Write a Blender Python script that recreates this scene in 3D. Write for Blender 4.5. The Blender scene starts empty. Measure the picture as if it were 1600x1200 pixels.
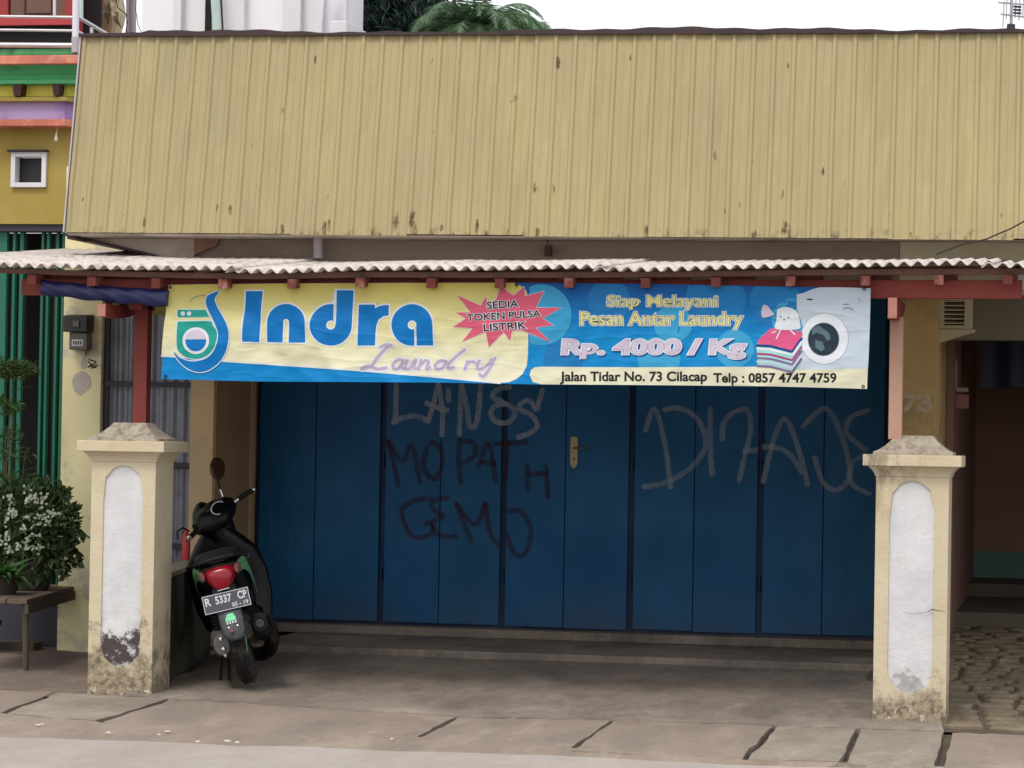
import bpy, bmesh, math, random
from mathutils import Vector, Matrix, geometry
C = bpy.context
SC = C.scene
random.seed(7)
R = math.radians

# ------------------------------------------------------------------ camera
FPX = 4500.0                      # focal length in photo pixels (photo 1600 wide)
YAW, PITCH, ROLL = R(11.3), R(1.146), R(1.0)
CAM = Vector((0.0, -16.0, 1.5))
_f = Vector((-math.sin(YAW)*math.cos(PITCH), math.cos(YAW)*math.cos(PITCH), math.sin(PITCH)))
_r0 = Vector((math.cos(YAW), math.sin(YAW), 0))
_u0 = _r0.cross(_f)
_r = _r0*math.cos(ROLL) + _u0*math.sin(ROLL)
_u = -_r0*math.sin(ROLL) + _u0*math.cos(ROLL)
cd = bpy.data.cameras.new("camera")
cd.sensor_width = 36.0
cd.lens = FPX*36.0/1600.0
cd.clip_start = 0.1
cd.clip_end = 2000
cam = bpy.data.objects.new("camera", cd)
M = Matrix((( _r.x, _u.x, -_f.x, CAM.x), (_r.y, _u.y, -_f.y, CAM.y), (_r.z, _u.z, -_f.z, CAM.z), (0,0,0,1)))
cam.matrix_world = M
SC.collection.objects.link(cam)
SC.camera = cam

def ray(px, py):
    return _f*FPX + _r*(px-800) - _u*(py-600)
def P(px, py, Y):
    """measurement read off the photograph, on the vertical plane y = Y"""
    d = ray(px, py)
    return CAM + d*((Y-CAM.y)/d.y)
def G(px, py, z=0.0):
    """measurement read off the photograph, on the level plane z"""
    d = ray(px, py)
    return CAM + d*((z-CAM.z)/d.z)
def PX(px, Y, py=600): return P(px, py, Y).x
def PZ(py, Y, px=800): return P(px, py, Y).z
def lerp(a, b, t): return a+(b-a)*t
def interp(tab, x):
    if x <= tab[0][0]: return tab[0][1]
    for (a, b), (c, d) in zip(tab, tab[1:]):
        if x <= c: return b+(d-b)*(x-a)/(c-a)
    return tab[-1][1]

# ------------------------------------------------------------------ light
SUN_EL, SUN_AZ = R(56), R(14)      # sun behind the camera, a little to the left
w = bpy.data.worlds.new("World"); SC.world = w; w.use_nodes = True
nt = w.node_tree; nt.nodes.clear()
sky = nt.nodes.new("ShaderNodeTexSky"); sky.sky_type = 'NISHITA'; sky.sun_disc = False
sky.sun_elevation = SUN_EL; sky.sun_rotation = math.pi + SUN_AZ
sky.air_density = 1.0; sky.dust_density = 6.0; sky.ozone_density = 1.0
bg1 = nt.nodes.new("ShaderNodeBackground"); bg1.inputs[1].default_value = 0.05
bg2 = nt.nodes.new("ShaderNodeBackground"); bg2.inputs[0].default_value = (0.97, 0.98, 1.0, 1); bg2.inputs[1].default_value = 0.97
add = nt.nodes.new("ShaderNodeAddShader"); out = nt.nodes.new("ShaderNodeOutputWorld")
nt.links.new(sky.outputs[0], bg1.inputs[0]); nt.links.new(bg1.outputs[0], add.inputs[0])
nt.links.new(bg2.outputs[0], add.inputs[1]); nt.links.new(add.outputs[0], out.inputs[0])
sd = bpy.data.lights.new("sun", 'SUN'); sd.energy = 1.15; sd.angle = R(14); sd.color = (1.0, 0.95, 0.86)
sun = bpy.data.objects.new("sun", sd); SC.collection.objects.link(sun)
# direction towards the sun: in front of the facade (-Y), turned to the left (-X)
sdir = Vector((-math.sin(SUN_AZ)*math.cos(SUN_EL), -math.cos(SUN_AZ)*math.cos(SUN_EL), math.sin(SUN_EL)))
sun.rotation_euler = sdir.to_track_quat('Z', 'Y').to_euler()
sun.location = (-6, -20, 30)
SC.view_settings.view_transform = 'Standard'; SC.view_settings.look = 'None'
SC.view_settings.exposure = 0.06; SC.view_settings.gamma = 1.0
SC.view_settings.use_curve_mapping = False

# ------------------------------------------------------------------ materials
def lin(r, g, b):
    f = lambda v: ((v/255+0.055)/1.055)**2.4 if v > 10 else v/255/12.92
    return (f(r), f(g), f(b), 1)
class NT:
    def __init__(s, name):
        s.m = bpy.data.materials.new(name); s.m.use_nodes = True
        s.t = s.m.node_tree; s.t.nodes.clear()
        s.out = s.n("ShaderNodeOutputMaterial"); s.b = s.n("ShaderNodeBsdfPrincipled")
        s.l(s.b.outputs[0], s.out.inputs[0])
    def n(s, k, **kw):
        x = s.t.nodes.new(k)
        for a, b in kw.items(): setattr(x, a, b)
        return x
    def l(s, a, b): s.t.links.new(a, b)
    def sock(s, i, v):
        if hasattr(v, 'default_value') or hasattr(v, 'links'): s.l(v, i)
        else: i.default_value = v
    def coord(s, kind):
        if kind == 'world': return s.n("ShaderNodeNewGeometry").outputs['Position']
        if kind == 'uv': return s.n("ShaderNodeUVMap").outputs[0]
        return s.n("ShaderNodeTexCoord").outputs['Object']
    def math(s, op, a, b=0.0, c=None, clamp=False):
        x = s.n("ShaderNodeMath", operation=op); x.use_clamp = clamp
        s.sock(x.inputs[0], a); s.sock(x.inputs[1], b)
        if c is not None: s.sock(x.inputs[2], c)
        return x.outputs[0]
    def noise(s, vec, scale, detail=4, rough=0.55, stretch=None, dist=0.0):
        if stretch:
            mp = s.n("ShaderNodeMapping"); mp.inputs['Scale'].default_value = stretch
            s.l(vec, mp.inputs[0]); vec = mp.outputs[0]
        x = s.n("ShaderNodeTexNoise"); x.inputs['Scale'].default_value = scale
        x.inputs['Detail'].default_value = detail; x.inputs['Roughness'].default_value = rough
        x.inputs['Distortion'].default_value = dist
        s.l(vec, x.inputs[0]); return x.outputs[0]
    def ramp(s, v, a, b, c0=0.0, c1=1.0):
        x = s.n("ShaderNodeMapRange"); x.clamp = True
        s.sock(x.inputs[0], v); x.inputs[1].default_value = a; x.inputs[2].default_value = b
        x.inputs[3].default_value = c0; x.inputs[4].default_value = c1
        return x.outputs[0]
    def mix(s, f, a, b, mode='MIX'):
        x = s.n("ShaderNodeMix", data_type='RGBA', blend_type=mode)
        s.sock(x.inputs[0], f); s.sock(x.inputs[6], a); s.sock(x.inputs[7], b)
        return x.outputs[2]
    def bump(s, h, strength=0.3, dist=0.01):
        x = s.n("ShaderNodeBump"); x.inputs['Strength'].default_value = strength; x.inputs['Distance'].default_value = dist
        s.l(h, x.inputs['Height']); s.l(x.outputs[0], s.b.inputs['Normal'])
    def col(s, c): s.sock(s.b.inputs['Base Color'], c)
    def rough(s, v): s.sock(s.b.inputs['Roughness'], v)
    def sep(s, vec):
        x = s.n("ShaderNodeSeparateXYZ"); s.l(vec, x.inputs[0]); return x.outputs

def simple(name, c, rough=0.6, var=0.12, scale=6.0, bump=0.15, metal=0.0, dirt=None, coord='obj', stretch=None, spec=None, fine=60):
    t = NT(name); v = t.coord(coord)
    n1 = t.noise(v, scale, 5, 0.6, stretch)
    n2 = t.noise(v, fine, 3, 0.6, stretch)
    dk = tuple(x*(1-var*1.6) for x in c[:3])+(1,); lt = tuple(min(1, x*(1+var)) for x in c[:3])+(1,)
    cc = t.mix(t.ramp(n1, 0.3, 0.7), dk, lt)
    cc = t.mix(t.ramp(n2, 0.45, 0.8, 0, 0.25), cc, dk)
    if dirt:
        dc, lo, hi, sc = dirt
        n3 = t.noise(v, sc, 6, 0.7, stretch)
        cc = t.mix(t.ramp(n3, lo, hi), cc, dc)
    t.col(cc); t.rough(t.ramp(n1, 0.2, 0.8, max(0.03, rough-0.08), min(1, rough+0.08)))
    t.b.inputs['Metallic'].default_value = metal
    if spec is not None: t.b.inputs['Specular IOR Level'].default_value = spec
    if bump: t.bump(n2, bump, 0.004)
    return t.m

MT = {}
def mk(key, *a, **k): MT[key] = simple(key, *a, **k)
# -- fascia cladding: faded ochre paint, streaks, grime and rust
def fascia_mat():
    t = NT("fascia_paint"); v = t.coord('world'); x, y, z = t.sep(v)
    big = t.noise(v, 0.9, 4, 0.5, (1, 1, 0.7)); st = t.noise(v, 7, 5, 0.6, (1, 1, 0.06)); fine = t.noise(v, 45, 4, 0.6)
    c = t.mix(t.ramp(big, 0.35, 0.65), lin(157,145,103), lin(165,151,107))
    c = t.mix(t.ramp(st, 0.35, 0.75, 0, 0.55), c, lin(146,137,106))
    pk = t.noise(v, 2.3, 3, 0.5, (1, 1, 0.35)); c = t.mix(t.ramp(pk, 0.5, 0.7, 0, 0.4), c, lin(166,146,112))
    c = t.mix(t.ramp(fine, 0.5, 0.9, 0, 0.3), c, lin(150,138,104))
    # rust blooms: position, size
    spots = [(508,352,.035),(514,348,.03),(618,340,.045),(644,338,.045),(649,352,.035),(441,356,.03),(872,95,.03),
             (1223,300,.025),(1226,352,.04),(1234,358,.03),(836,290,.025),(865,292,.022),(1118,240,.025),(360,325,.025),
             (745,350,.03),(493,90,.02),(1424,364,.02),(1156,318,.018),(226,344,.02),(1286,265,.02),(340,322,.018),(690,352,.02),(1010,358,.025),(1180,362,.02),(1176,365,.02),(840,362,.03),(760,362,.03),(985,88,.015),(1232,100,.018),(130,310,.012),(443,172,.012),(1565,335,.012),(1133,328,.014),(1320,285,.014)]
    rn = t.noise(v, 38, 6, 0.75, (1, 1, 0.45)); acc = None
    for px, py, s in spots:
        p = P(px, py, 1.2 + 0.24*(363-py)/305)
        dx = t.math('DIVIDE', t.math('SUBTRACT', x, p.x), s*0.75); dz = t.math('DIVIDE', t.math('SUBTRACT', z, p.z-s*.6), s*2.3)
        d = t.math('ADD', t.math('MULTIPLY', dx, dx), t.math('MULTIPLY', dz, dz))
        g = t.math('SUBTRACT', 1.0, d, clamp=True)
        acc = g if acc is None else t.math('MAXIMUM', acc, g)
    m = t.ramp(t.math('MULTIPLY', t.math('POWER', acc, 0.5), rn), 0.375, 0.50)
    c = t.mix(t.math('MULTIPLY', m, 0.95), c, t.mix(t.ramp(fine, 0.4, 0.65), lin(52,38,24), lin(120,84,44)))
    # grime along the bottom edge
    wash = t.noise(v, 5.5, 5, .65, (1,1,.10)); c = t.mix(t.ramp(wash, .56, .72, 0, .25), c, lin(126,116,90)); c = t.mix(t.ramp(wash, .30, .42, .35, 0), c, lin(180,168,126))
    zb = PZ(368, 1.2); e = t.ramp(z, zb, zb+0.06, 1, 0); gn = t.noise(v, 22, 5, 0.7, (1, 1, 0.5))
    c = t.mix(t.math('MULTIPLY', e, t.ramp(gn, 0.52, 0.68)), c, lin(84,66,48))
    specks = t.noise(v, 26, 2, 0.5, (1, 1, 0.4)); c = t.mix(t.ramp(specks, 0.74, 0.79, 0, 0.7), c, lin(110,92,60))
    t.col(c); t.rough(0.6); t.bump(fine, 0.15, 0.003); return t.m
MT['fascia'] = fascia_mat()

def pillar_mat(panel=False):
    t = NT("pillar_panel_paint" if panel else "pillar_plaster"); v = t.coord('world'); x, y, z = t.sep(v)
    n1 = t.noise(v, 4, 5, 0.6); n2 = t.noise(v, 30, 5, 0.65); n3 = t.noise(v, 9, 8, 0.72)
    a, b = (lin(213,214,217), lin(198,200,203)) if panel else (lin(204,193,168), lin(196,182,152))
    c = t.mix(t.ramp(n1, 0.35, 0.65), a, b)
    c = t.mix(t.ramp(n2, 0.55, 0.8, 0, 0.3), c, lin(180,176,170) if panel else lin(170,152,120))
    # rising damp: grey-brown crust above the ground, broken by flaking
    left = t.ramp(x, -5.0, -3.0, 1.0, 0.0)
    top = t.math('ADD', 0.30, t.math('MULTIPLY', left, 0.20))
    h = t.math('DIVIDE', z, top)
    k = t.math('ADD', t.math('SUBTRACT', 1.0, h), t.math('MULTIPLY', t.math('SUBTRACT', n3, 0.5), 3.4))
    m1 = t.ramp(k, 0.25, 0.75)
    c = t.mix(t.math('MULTIPLY', m1, 0.75), c, lin(140,128,108) if not panel else lin(186,184,182))
    m2 = t.math('MULTIPLY', t.ramp(k, 0.45, 0.9), t.ramp(n2, 0.42, 0.6)); c = t.mix(t.math('MULTIPLY', m2, 0.9), c, lin(98,86,68))
    if panel:
        p = P(188, 1008, 0); q = P(1422, 1085, 0)
        for pt, s, cc, st in ((p, .17, lin(72,64,64), 1.0), (q, .22, lin(150,150,148), 0.6)):
            dx = t.math('DIVIDE', t.math('SUBTRACT', x, pt.x), s*1.2); dz = t.math('DIVIDE', t.math('SUBTRACT', z, pt.z-0.03), s*0.75)
            d = t.math('SUBTRACT', 1.0, t.math('ADD', t.math('MULTIPLY', dx, dx), t.math('MULTIPLY', dz, dz)))
            mm = t.ramp(t.math('ADD', d, t.math('MULTIPLY', t.math('SUBTRACT', n3, 0.5), 5.5)), 0.25, 0.7)
            c = t.mix(t.math('MULTIPLY', mm, st), c, cc)
    else:
        fl = t.math('MULTIPLY', t.ramp(z, 0.0, 0.28, 1, 0), t.ramp(t.noise(v, 26, 4, 0.7), 0.58, 0.64)); c = t.mix(fl, c, lin(205,200,188))
        # run-off stains below the cap
        rn = t.noise(v, 11, 6, 0.7, (1, 1, 0.35)); e = t.math('MULTIPLY', t.ramp(z, 1.02, 1.36), t.ramp(x, -1.22, -0.80, 1.0, 0.0)); e = t.math('MULTIPLY', e, t.ramp(x, -3, -2)); 
        c = t.mix(t.math('MULTIPLY', e, t.ramp(rn, 0.44, 0.56, 0, 0.85)), c, lin(108,94,72))
    t.col(c); t.rough(0.85); t.bump(t.math('ADD', t.math('ADD', n2, t.math('MULTIPLY', n1, 2.5)), t.math('MULTIPLY', m1, -0.6)), 0.5, 0.008); return t.m
MT['plaster'] = pillar_mat(); MT['panel'] = pillar_mat(True)

def concrete(name, a, b, stain, scale=1.6, sm=0.6, bump=0.4, stretch=(1,1,1)):
    t = NT(name); v = t.coord('world')
    n1 = t.noise(v, scale, 7, 0.62, (1.4,.5,1), 0.4); n2 = t.noise(v, 15, 6, 0.7, (1.5,.45,1)); n3 = t.noise(v, 120, 3, 0.6); n4 = t.noise(v, scale*0.7, 6, 0.7, (1.3, .6, 1))
    c = t.mix(t.ramp(n1, 0.32, 0.68), a, b)
    c = t.mix(t.ramp(n4, 0.45, 0.7, 0, sm), c, stain)
    c = t.mix(t.ramp(n2, 0.5, 0.75, 0, 0.45), c, stain)
    n5 = t.noise(v, 2.6, 8, 0.72, (1.2, .5, 1), 0.6); c = t.mix(t.ramp(n5, 0.52, 0.66, 0, 0.22), c, lin(190,178,162)); c = t.mix(t.ramp(n5, 0.30, 0.44, 0.4, 0), c, stain)
    c = t.mix(t.ramp(n3, 0.6, 0.85, 0, 0.35), c, lin(210,200,188))
    c = t.mix(t.ramp(n3, 0.2, 0.4, 0.4, 0), c, lin(70,62,54))
    vo = t.n("ShaderNodeTexVoronoi"); vo.inputs['Scale'].default_value = 9; t.l(v, vo.inputs[0])
    c = t.mix(t.ramp(vo.outputs['Distance'], 0.03, 0.09, 0.35, 0), c, lin(215,205,190))
    t.col(c); t.rough(0.92); t.bump(t.math('ADD', n2, t.math('MULTIPLY', n3, 0.5)), bump, 0.008); return t.m
MT['pave'] = concrete('pavement_concrete', lin(146,132,118), lin(130,118,106), lin(106,96,86), 1.6, .5)
MT['slab'] = concrete('slab_concrete', lin(148,139,124), lin(132,123,110), lin(106,98,86), 2.4, .6)
MT['porch'] = concrete('porch_concrete', lin(148,136,124), lin(124,113,103), lin(76,71,67), 1.5, 0.75, 0.4, (0.5, 1.5, 1))
MT['dirt'] = concrete('joint_dirt', lin(92,80,66), lin(74,64,54), lin(56,48,40), 3)
MT['yard'] = concrete('yard_dirt', lin(132,116,104), lin(112,99,90), lin(80,70,62), 2)
MT['road'] = concrete('road_asphalt', lin(168,160,152), lin(156,148,140), lin(142,132,122), 0.8, 0.5, 0.25)
MT['cobble'] = concrete('cobble_stone', lin(134,120,98), lin(110,99,80), lin(74,68,54), 3)

mk('soffit', lin(205,194,182), 0.8, 0.08, 2.5, 0.1, coord='world', dirt=(lin(112,98,88), .5, .75, 1.7))
mk('wall_pale', lin(230,222,176), 0.85, 0.07, 2.5, 0.2, coord='world', dirt=(lin(196,190,170), .55, .62, 2.2))
mk('wall_tan', lin(196,172,132), 0.85, 0.09, 3, 0.2, coord='world', dirt=(lin(150,128,98), .58, .75, 4))
mk('wall_ochre', lin(204,174,120), 0.85, 0.10, 2, 0.2, coord='world', dirt=(lin(140,118,80), .5, .75, 2.5))
mk('reveal', lin(172,140,104), 0.85, 0.08, 3, 0.2, coord='world')
mk('cap_top', lin(168,160,146), 0.9, 0.12, 14, 0.5, coord='world', dirt=(lin(116,100,80), .45, .7, 22))
mk('lowwall_shaded', lin(74,72,60), 0.9, 0.15, 5, 0.3, coord='world')  # shade on the low wall's face is put into this dark colour
mk('lowcap', lin(150,138,120), 0.9, 0.12, 6, 0.3, coord='world')
mk('zinc', lin(128,132,142), 0.45, 0.10, 3, 0.05, metal=0.35, coord='world', dirt=(lin(90,86,88), .5, .75, 5))
mk('rail_dark', lin(52,50,60), 0.6, 0.1, 5)
mk('asbestos', lin(212,204,198), 0.85, 0.06, 3, 0.3, coord='world', dirt=(lin(142,128,118), .46, .72, 6), fine=90)
mk('red_beam', lin(138,60,52), 0.7, 0.12, 3, 0.3, coord='world', dirt=(lin(130,50,42), .5, .8, 7), stretch=(0.4,1,1))
mk('red_rafter', lin(124,60,52), 0.75, 0.12, 5, 0.3, coord='world', dirt=(lin(176,128,110), .52, .7, 9))
mk('red_post_faded', lin(178,142,124), 0.75, 0.10, 5, 0.3, coord='world', stretch=(1,1,.3), dirt=(lin(160,108,90), .55, .8, 6))
mk('red_post', lin(122,48,40), 0.7, 0.12, 4, 0.3, coord='world', stretch=(1,1,.3))
mk('endgrain', lin(176,122,112), 0.8, 0.12, 20, 0.3)
mk('batten', lin(112,84,72), 0.8, 0.15, 8, 0.3, coord='world')
mk('tarp', lin(20,28,82), 0.42, 0.1, 6, 0.1)
mk('dark_edge', lin(58,42,44), 0.7, 0.2, 6, 0.2, coord='world')
mk('n_grey2', lin(150,136,124), 0.85, 0.08, 2, 0.1, coord='world', dirt=(lin(118,102,92), .5, .7, 3), stretch=(.3,1,1))
mk('void', lin(24,22,24), 0.9, 0.1, 2, 0)  # near-black colour that paints in the dark of gaps and openings
mk('blackmetal', lin(30,30,32), 0.5, 0.1, 5, 0.1)
mk('brass', lin(150,138,98), 0.35, 0.12, 20, 0.1, metal=0.6)
mk('green_gate', lin(22,104,84), 0.45, 0.12, 3, 0.1, coord='world', stretch=(1,1,.3))
mk('n_yellow', lin(170,152,86), 0.85, 0.07, 1.6, 0.2, coord='world', dirt=(lin(160,136,52), .5, .8, 1.4))
mk('n_brightyellow', lin(236,222,100), 0.8, 0.07, 3, 0.2, coord='world')
mk('n_green', lin(88,180,122), 0.7, 0.10, 3, 0.2, coord='world', dirt=(lin(52,104,72), .55, .75, 4))
mk('n_orange', lin(196,114,96), 0.8, 0.10, 4, 0.2, coord='world', dirt=(lin(228,164,134), .5, .7, 5))
mk('n_purple', lin(176,152,192), 0.8, 0.06, 2, 0.2, coord='world', dirt=(lin(152,108,176), .52, .66, 1.6))
mk('n_red', lin(176,62,64), 0.7, 0.08, 3, 0.2, coord='world')
mk('n_white', lin(222,220,226), 0.7, 0.04, 3, 0.1, coord='world')
mk('n_grey', lin(176,170,176), 0.7, 0.06, 3, 0.2, coord='world')
mk('n_doorbrown', lin(126,92,76), 0.6, 0.12, 5, 0.2, coord='world')
mk('n_bracket', lin(70,38,34), 0.7, 0.1, 5, 0.2)
mk('steelpipe', lin(206,202,206), 0.32, 0.08, 8, 0.05, metal=0.55)
mk('palepipe', lin(188,208,200), 0.5, 0.06, 8, 0.05)
mk('white_wall', lin(238,238,242), 0.8, 0.03, 0.5, 0.05, coord='world')
mk('vent_paint', lin(206,198,168), 0.8, 0.06, 5, 0.1, coord='world')
mk('n_olive', lin(122,116,98), 0.85, 0.08, 1.5, 0.2, coord='world')
mk('r_brown', lin(150,116,100), 0.8, 0.10, 1.5, 0.1, coord='world')
mk('r_teal', lin(104,132,126), 0.8, 0.08, 3, 0.1, coord='world')
mk('r_floor', lin(104,94,82), 0.9, 0.12, 2, 0.2, coord='world')
mk('r_navy', lin(22,28,64), 0.5, 0.1, 2, 0.05, coord='world')
mk('paper', lin(186,178,170), 0.8, 0.08, 10, 0.05)
mk('paper_red', lin(176,120,112), 0.8, 0.1, 14, 0.05)
mk('bench_wood', lin(116,98,86), 0.85, 0.15, 6, 0.4, stretch=(0.15,1,1), dirt=(lin(84,70,60), .5, .7, 10))
mk('bench_leg', lin(92,80,70), 0.85, 0.15, 6, 0.4)
mk('pot', lin(66,58,54), 0.8, 0.12, 8, 0.2)
mk('soil', lin(48,38,30), 0.95, 0.2, 30, 0.4)
mk('bark', lin(120,104,80), 0.9, 0.2, 8, 0.6, coord='world', stretch=(1,1,.3))
mk('deadbark', lin(206,186,152), 0.9, 0.16, 5, 0.6, coord='world', dirt=(lin(110,88,66), .5, .62, 8), stretch=(1,1,.35))
mk('stone_chip', lin(206,196,180), 0.85, 0.1, 40, 0.3)
mk('meter_black', lin(30,28,28), 0.5, 0.12, 12, 0.1)
mk('meter_grey', lin(104,100,94), 0.5, 0.12, 14, 0.1)
mk('meter_white', lin(210,210,206), 0.5, 0.05, 30, 0.05)
mk('wire', lin(26,24,26), 0.6, 0.05, 5, 0)
mk('red_plastic', lin(176,30,40), 0.4, 0.06, 5, 0.05)
mk('bulbglass', lin(232,222,190), 0.15, 0.03, 5, 0)
# scooter
mk('bk_black', lin(10,10,12), 0.3, 0.1, 5, 0.02)
mk('bk_matt', lin(24,24,26), 0.6, 0.12, 12, 0.15)
mk('bk_grey', lin(62,64,70), 0.55, 0.1, 14, 0.1, dirt=(lin(52,50,48), .5, .75, 12))
mk('bk_green', lin(44,104,60), 0.35, 0.08, 6, 0.02)
mk('bk_palegreen', lin(96,150,104), 0.35, 0.06, 6, 0.02)
mk('bk_seat', lin(24,24,26), 0.5, 0.1, 40, 0.3)
mk('bk_tyre', lin(34,34,35), 0.85, 0.1, 30, 0.4, dirt=(lin(86,78,70), .5, .8, 8))
mk('bk_rim', lin(64,66,70), 0.4, 0.08, 10, 0.05, metal=0.6)
mk('bk_chrome', lin(220,220,222), 0.16, 0.03, 10, 0, metal=1.0)
mk('bk_engine', lin(112,110,108), 0.5, 0.15, 18, 0.3, metal=0.5)
mk('bk_red', lin(132,8,30), 0.16, 0.05, 5, 0)
mk('bk_clear', lin(104,72,66), 0.14, 0.06, 9, 0)
mk('bk_sticker', lin(56,190,128), 0.4, 0.05, 20, 0)
mk('bk_white', lin(190,192,198), 0.4, 0.03, 20, 0)
mk('bk_mirrorback', lin(58,34,24), 0.25, 0.08, 6, 0)
mk('bk_plate', lin(58,60,70), 0.45, 0.1, 14, 0.05)
def door_mat(name, c, d):
    t = NT(name); v = t.coord('world')
    n1 = t.noise(v, 1.7, 5, 0.6); n2 = t.noise(v, 26, 4, 0.6, (1,1,.12)); n3 = t.noise(v, 70, 4, 0.6)
    cc = t.mix(t.ramp(n1, .35, .65), c, d)
    cc = t.mix(t.ramp(n2, .5, .8, 0, .3), cc, tuple(q*0.7 for q in c[:3])+(1,))
    dust = t.math('MULTIPLY', t.ramp(t.sep(v)[2], .15, .55, .30, 0), t.ramp(n1, .3, .7)); cc = t.mix(dust, cc, lin(110,104,96))
    cc = t.mix(t.ramp(n3, .68, .8, 0, .18), cc, lin(90,110,130))
    n6 = t.noise(v, 4.5, 3, .5, (1,1,.5)); rs = t.noise(v, 55, 6, .75, (1,1,.5)); edge_ = t.ramp(t.sep(v)[2], .2, .42, .12, 0)
    cc = t.mix(t.ramp(t.math('ADD', rs, edge_), .70, .76, 0, .85), cc, lin(74,48,34))
    t.col(cc); t.rough(t.ramp(n1, .3, .7, .45, .62)); t.b.inputs['Specular IOR Level'].default_value = .3
    t.bump(t.math('ADD', t.math('MULTIPLY', n6, 3.0), t.math('MULTIPLY', n2, .6)), .55, .010); return t.m
MT['door'] = door_mat('gate_blue_paint', lin(9,90,140), lin(8,78,124))
MT['door2'] = door_mat('gate_blue_paint_worn', lin(11,92,138), lin(9,80,124))
MT['doordark'] = door_mat('gate_channel_paint', lin(20,50,92), lin(16,42,80))

def spray(name, c, density):
    t = NT(name); v = t.coord('world'); n = t.noise(v, 30, 5, 0.7); n2 = t.noise(v, 5, 3, .6)
    t.col(c); t.rough(.7)
    tr = t.n("ShaderNodeBsdfTransparent"); mx = t.n("ShaderNodeMixShader")
    f = t.math('MULTIPLY', t.ramp(n, .25, .6, .55, 1), t.math('MULTIPLY', t.ramp(n2, .3, .7, .55, 1), density))
    t.l(f, mx.inputs[0]); t.l(tr.outputs[0], mx.inputs[1]); t.l(t.b.outputs[0], mx.inputs[2]); t.l(mx.outputs[0], t.out.inputs[0]); return t.m
MT['spray_white'] = spray('white_spray', lin(186,196,210), .58)
MT['spray_faint'] = spray('thin_white_spray', lin(186,196,204), .42)
MT['spray_red'] = spray('dark_red_spray', lin(52,12,30), .62)
MT['chalk'] = spray('white_number_paint', lin(222,212,190), .75)

def leaf_mat(name, a, b, tr=0.25):
    t = NT(name); g = t.n("ShaderNodeNewGeometry"); v = t.coord('world'); n = t.noise(v, 9, 3, .6)
    c = t.mix(g.outputs['Random Per Island'], a, b); c = t.mix(t.ramp(n, .4, .7, 0, .5), c, a)
    t.col(c); t.rough(.5)
    tl = t.n("ShaderNodeBsdfTranslucent"); t.sock(tl.inputs[0], c); mx = t.n("ShaderNodeMixShader"); mx.inputs[0].default_value = tr
    t.l(t.b.outputs[0], mx.inputs[1]); t.l(tl.outputs[0], mx.inputs[2]); t.l(mx.outputs[0], t.out.inputs[0]); return t.m
for k_, sp_, ro_ in (('bk_black', .22, .38), ('bk_matt', .2, .7), ('bk_seat', .2, .7), ('bk_tyre', .2, .9)):
    b_ = [n_ for n_ in MT[k_].node_tree.nodes if n_.type == 'BSDF_PRINCIPLED'][0]; b_.inputs['Specular IOR Level'].default_value = sp_
MT['leaf_bush'] = leaf_mat('shrub_leaf', lin(38,66,34), lin(92,112,66))
MT['leaf_broad'] = leaf_mat('broad_leaf', lin(40,78,40), lin(84,128,62))
MT['leaf_fern'] = leaf_mat('fern_leaf', lin(52,78,36), lin(84,104,52))
MT['leaf_dark'] = leaf_mat('dark_foliage', lin(26,46,42), lin(58,84,72), .15)
MT['leaf_palm'] = leaf_mat('palm_leaflet', lin(62,98,72), lin(140,166,128), .3)
MT['petal'] = leaf_mat('petal', lin(196,204,182), lin(160,176,148), .3)

def creases(t, v):
    """pull wrinkles of the vinyl: the same field for the cloth and every print on it"""
    acc = None
    for ang, sc_, st_, wt in ((26, 1.5, 4.0, 1.0), (-14, 1.9, 3.5, .6), (64, 1.3, 2.6, .5)):
        mp = t.n("ShaderNodeMapping"); mp.inputs['Rotation'].default_value = (0, R(ang), 0); mp.inputs['Scale'].default_value = (1, 0, st_)
        t.l(v, mp.inputs[0]); n = t.noise(mp.outputs[0], sc_, 2, .5)
        k = t.math('POWER', t.math('SUBTRACT', 1.0, t.math('MULTIPLY', t.math('ABSOLUTE', t.math('SUBTRACT', n, .5)), 9.0), clamp=True), 2.0)
        k = t.math('MULTIPLY', k, wt); acc = k if acc is None else t.math('ADD', acc, k)
    return acc
# banner print inks: slightly glossy vinyl
def ink(name, c, rough=.55):
    t = NT(name); v = t.coord('world'); n = t.noise(v, 3, 3, .5); n2 = t.noise(v, 200, 2, .5)
    t.col(t.mix(t.ramp(n, .3, .7, 0, .12), c, tuple(q*.8 for q in c[:3])+(1,))); t.rough(rough); t.b.inputs['Specular IOR Level'].default_value = .2; t.bump(creases(t, v), .30, .009); return t.m
INK = {k: ink('ink_'+k, lin(*c)) for k, c in dict(blue=(2,112,184), teal=(34,150,138), white=(210,218,226), pale=(176,160,186), star=(208,92,118),
    black=(34,34,40), yellowtext=(216,216,146), darkoutline=(74,72,52), cyan=(56,154,200), midblue=(28,116,180), lightblue=(120,190,224),
    lavender=(196,188,206), rim=(150,160,172), glass=(34,50,62), glass2=(84,108,120), machine=(184,198,212), cream=(214,214,188), navy=(22,58,128),
    pink=(206,84,130), pinkdark=(160,60,110), mint=(150,204,204), purple=(120,96,140), shade=(120,120,140)).items()}
def bannerbase(name, stops, rough=.55):
    t = NT(name); u = t.sep(t.coord('uv')); r = t.n("ShaderNodeValToRGB"); t.l(u[1], r.inputs[0])
    e = r.color_ramp.elements
    while len(e) < len(stops): e.new(.5)
    for q, (p, c) in zip(e, stops): q.position = p; q.color = lin(*c)
    v = t.coord('world'); n2 = t.noise(v, 200, 2, .5)
    t.col(r.outputs[0]); t.rough(rough); t.b.inputs['Specular IOR Level'].default_value = .2; t.bump(creases(t, v), .30, .009); return t.m
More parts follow.
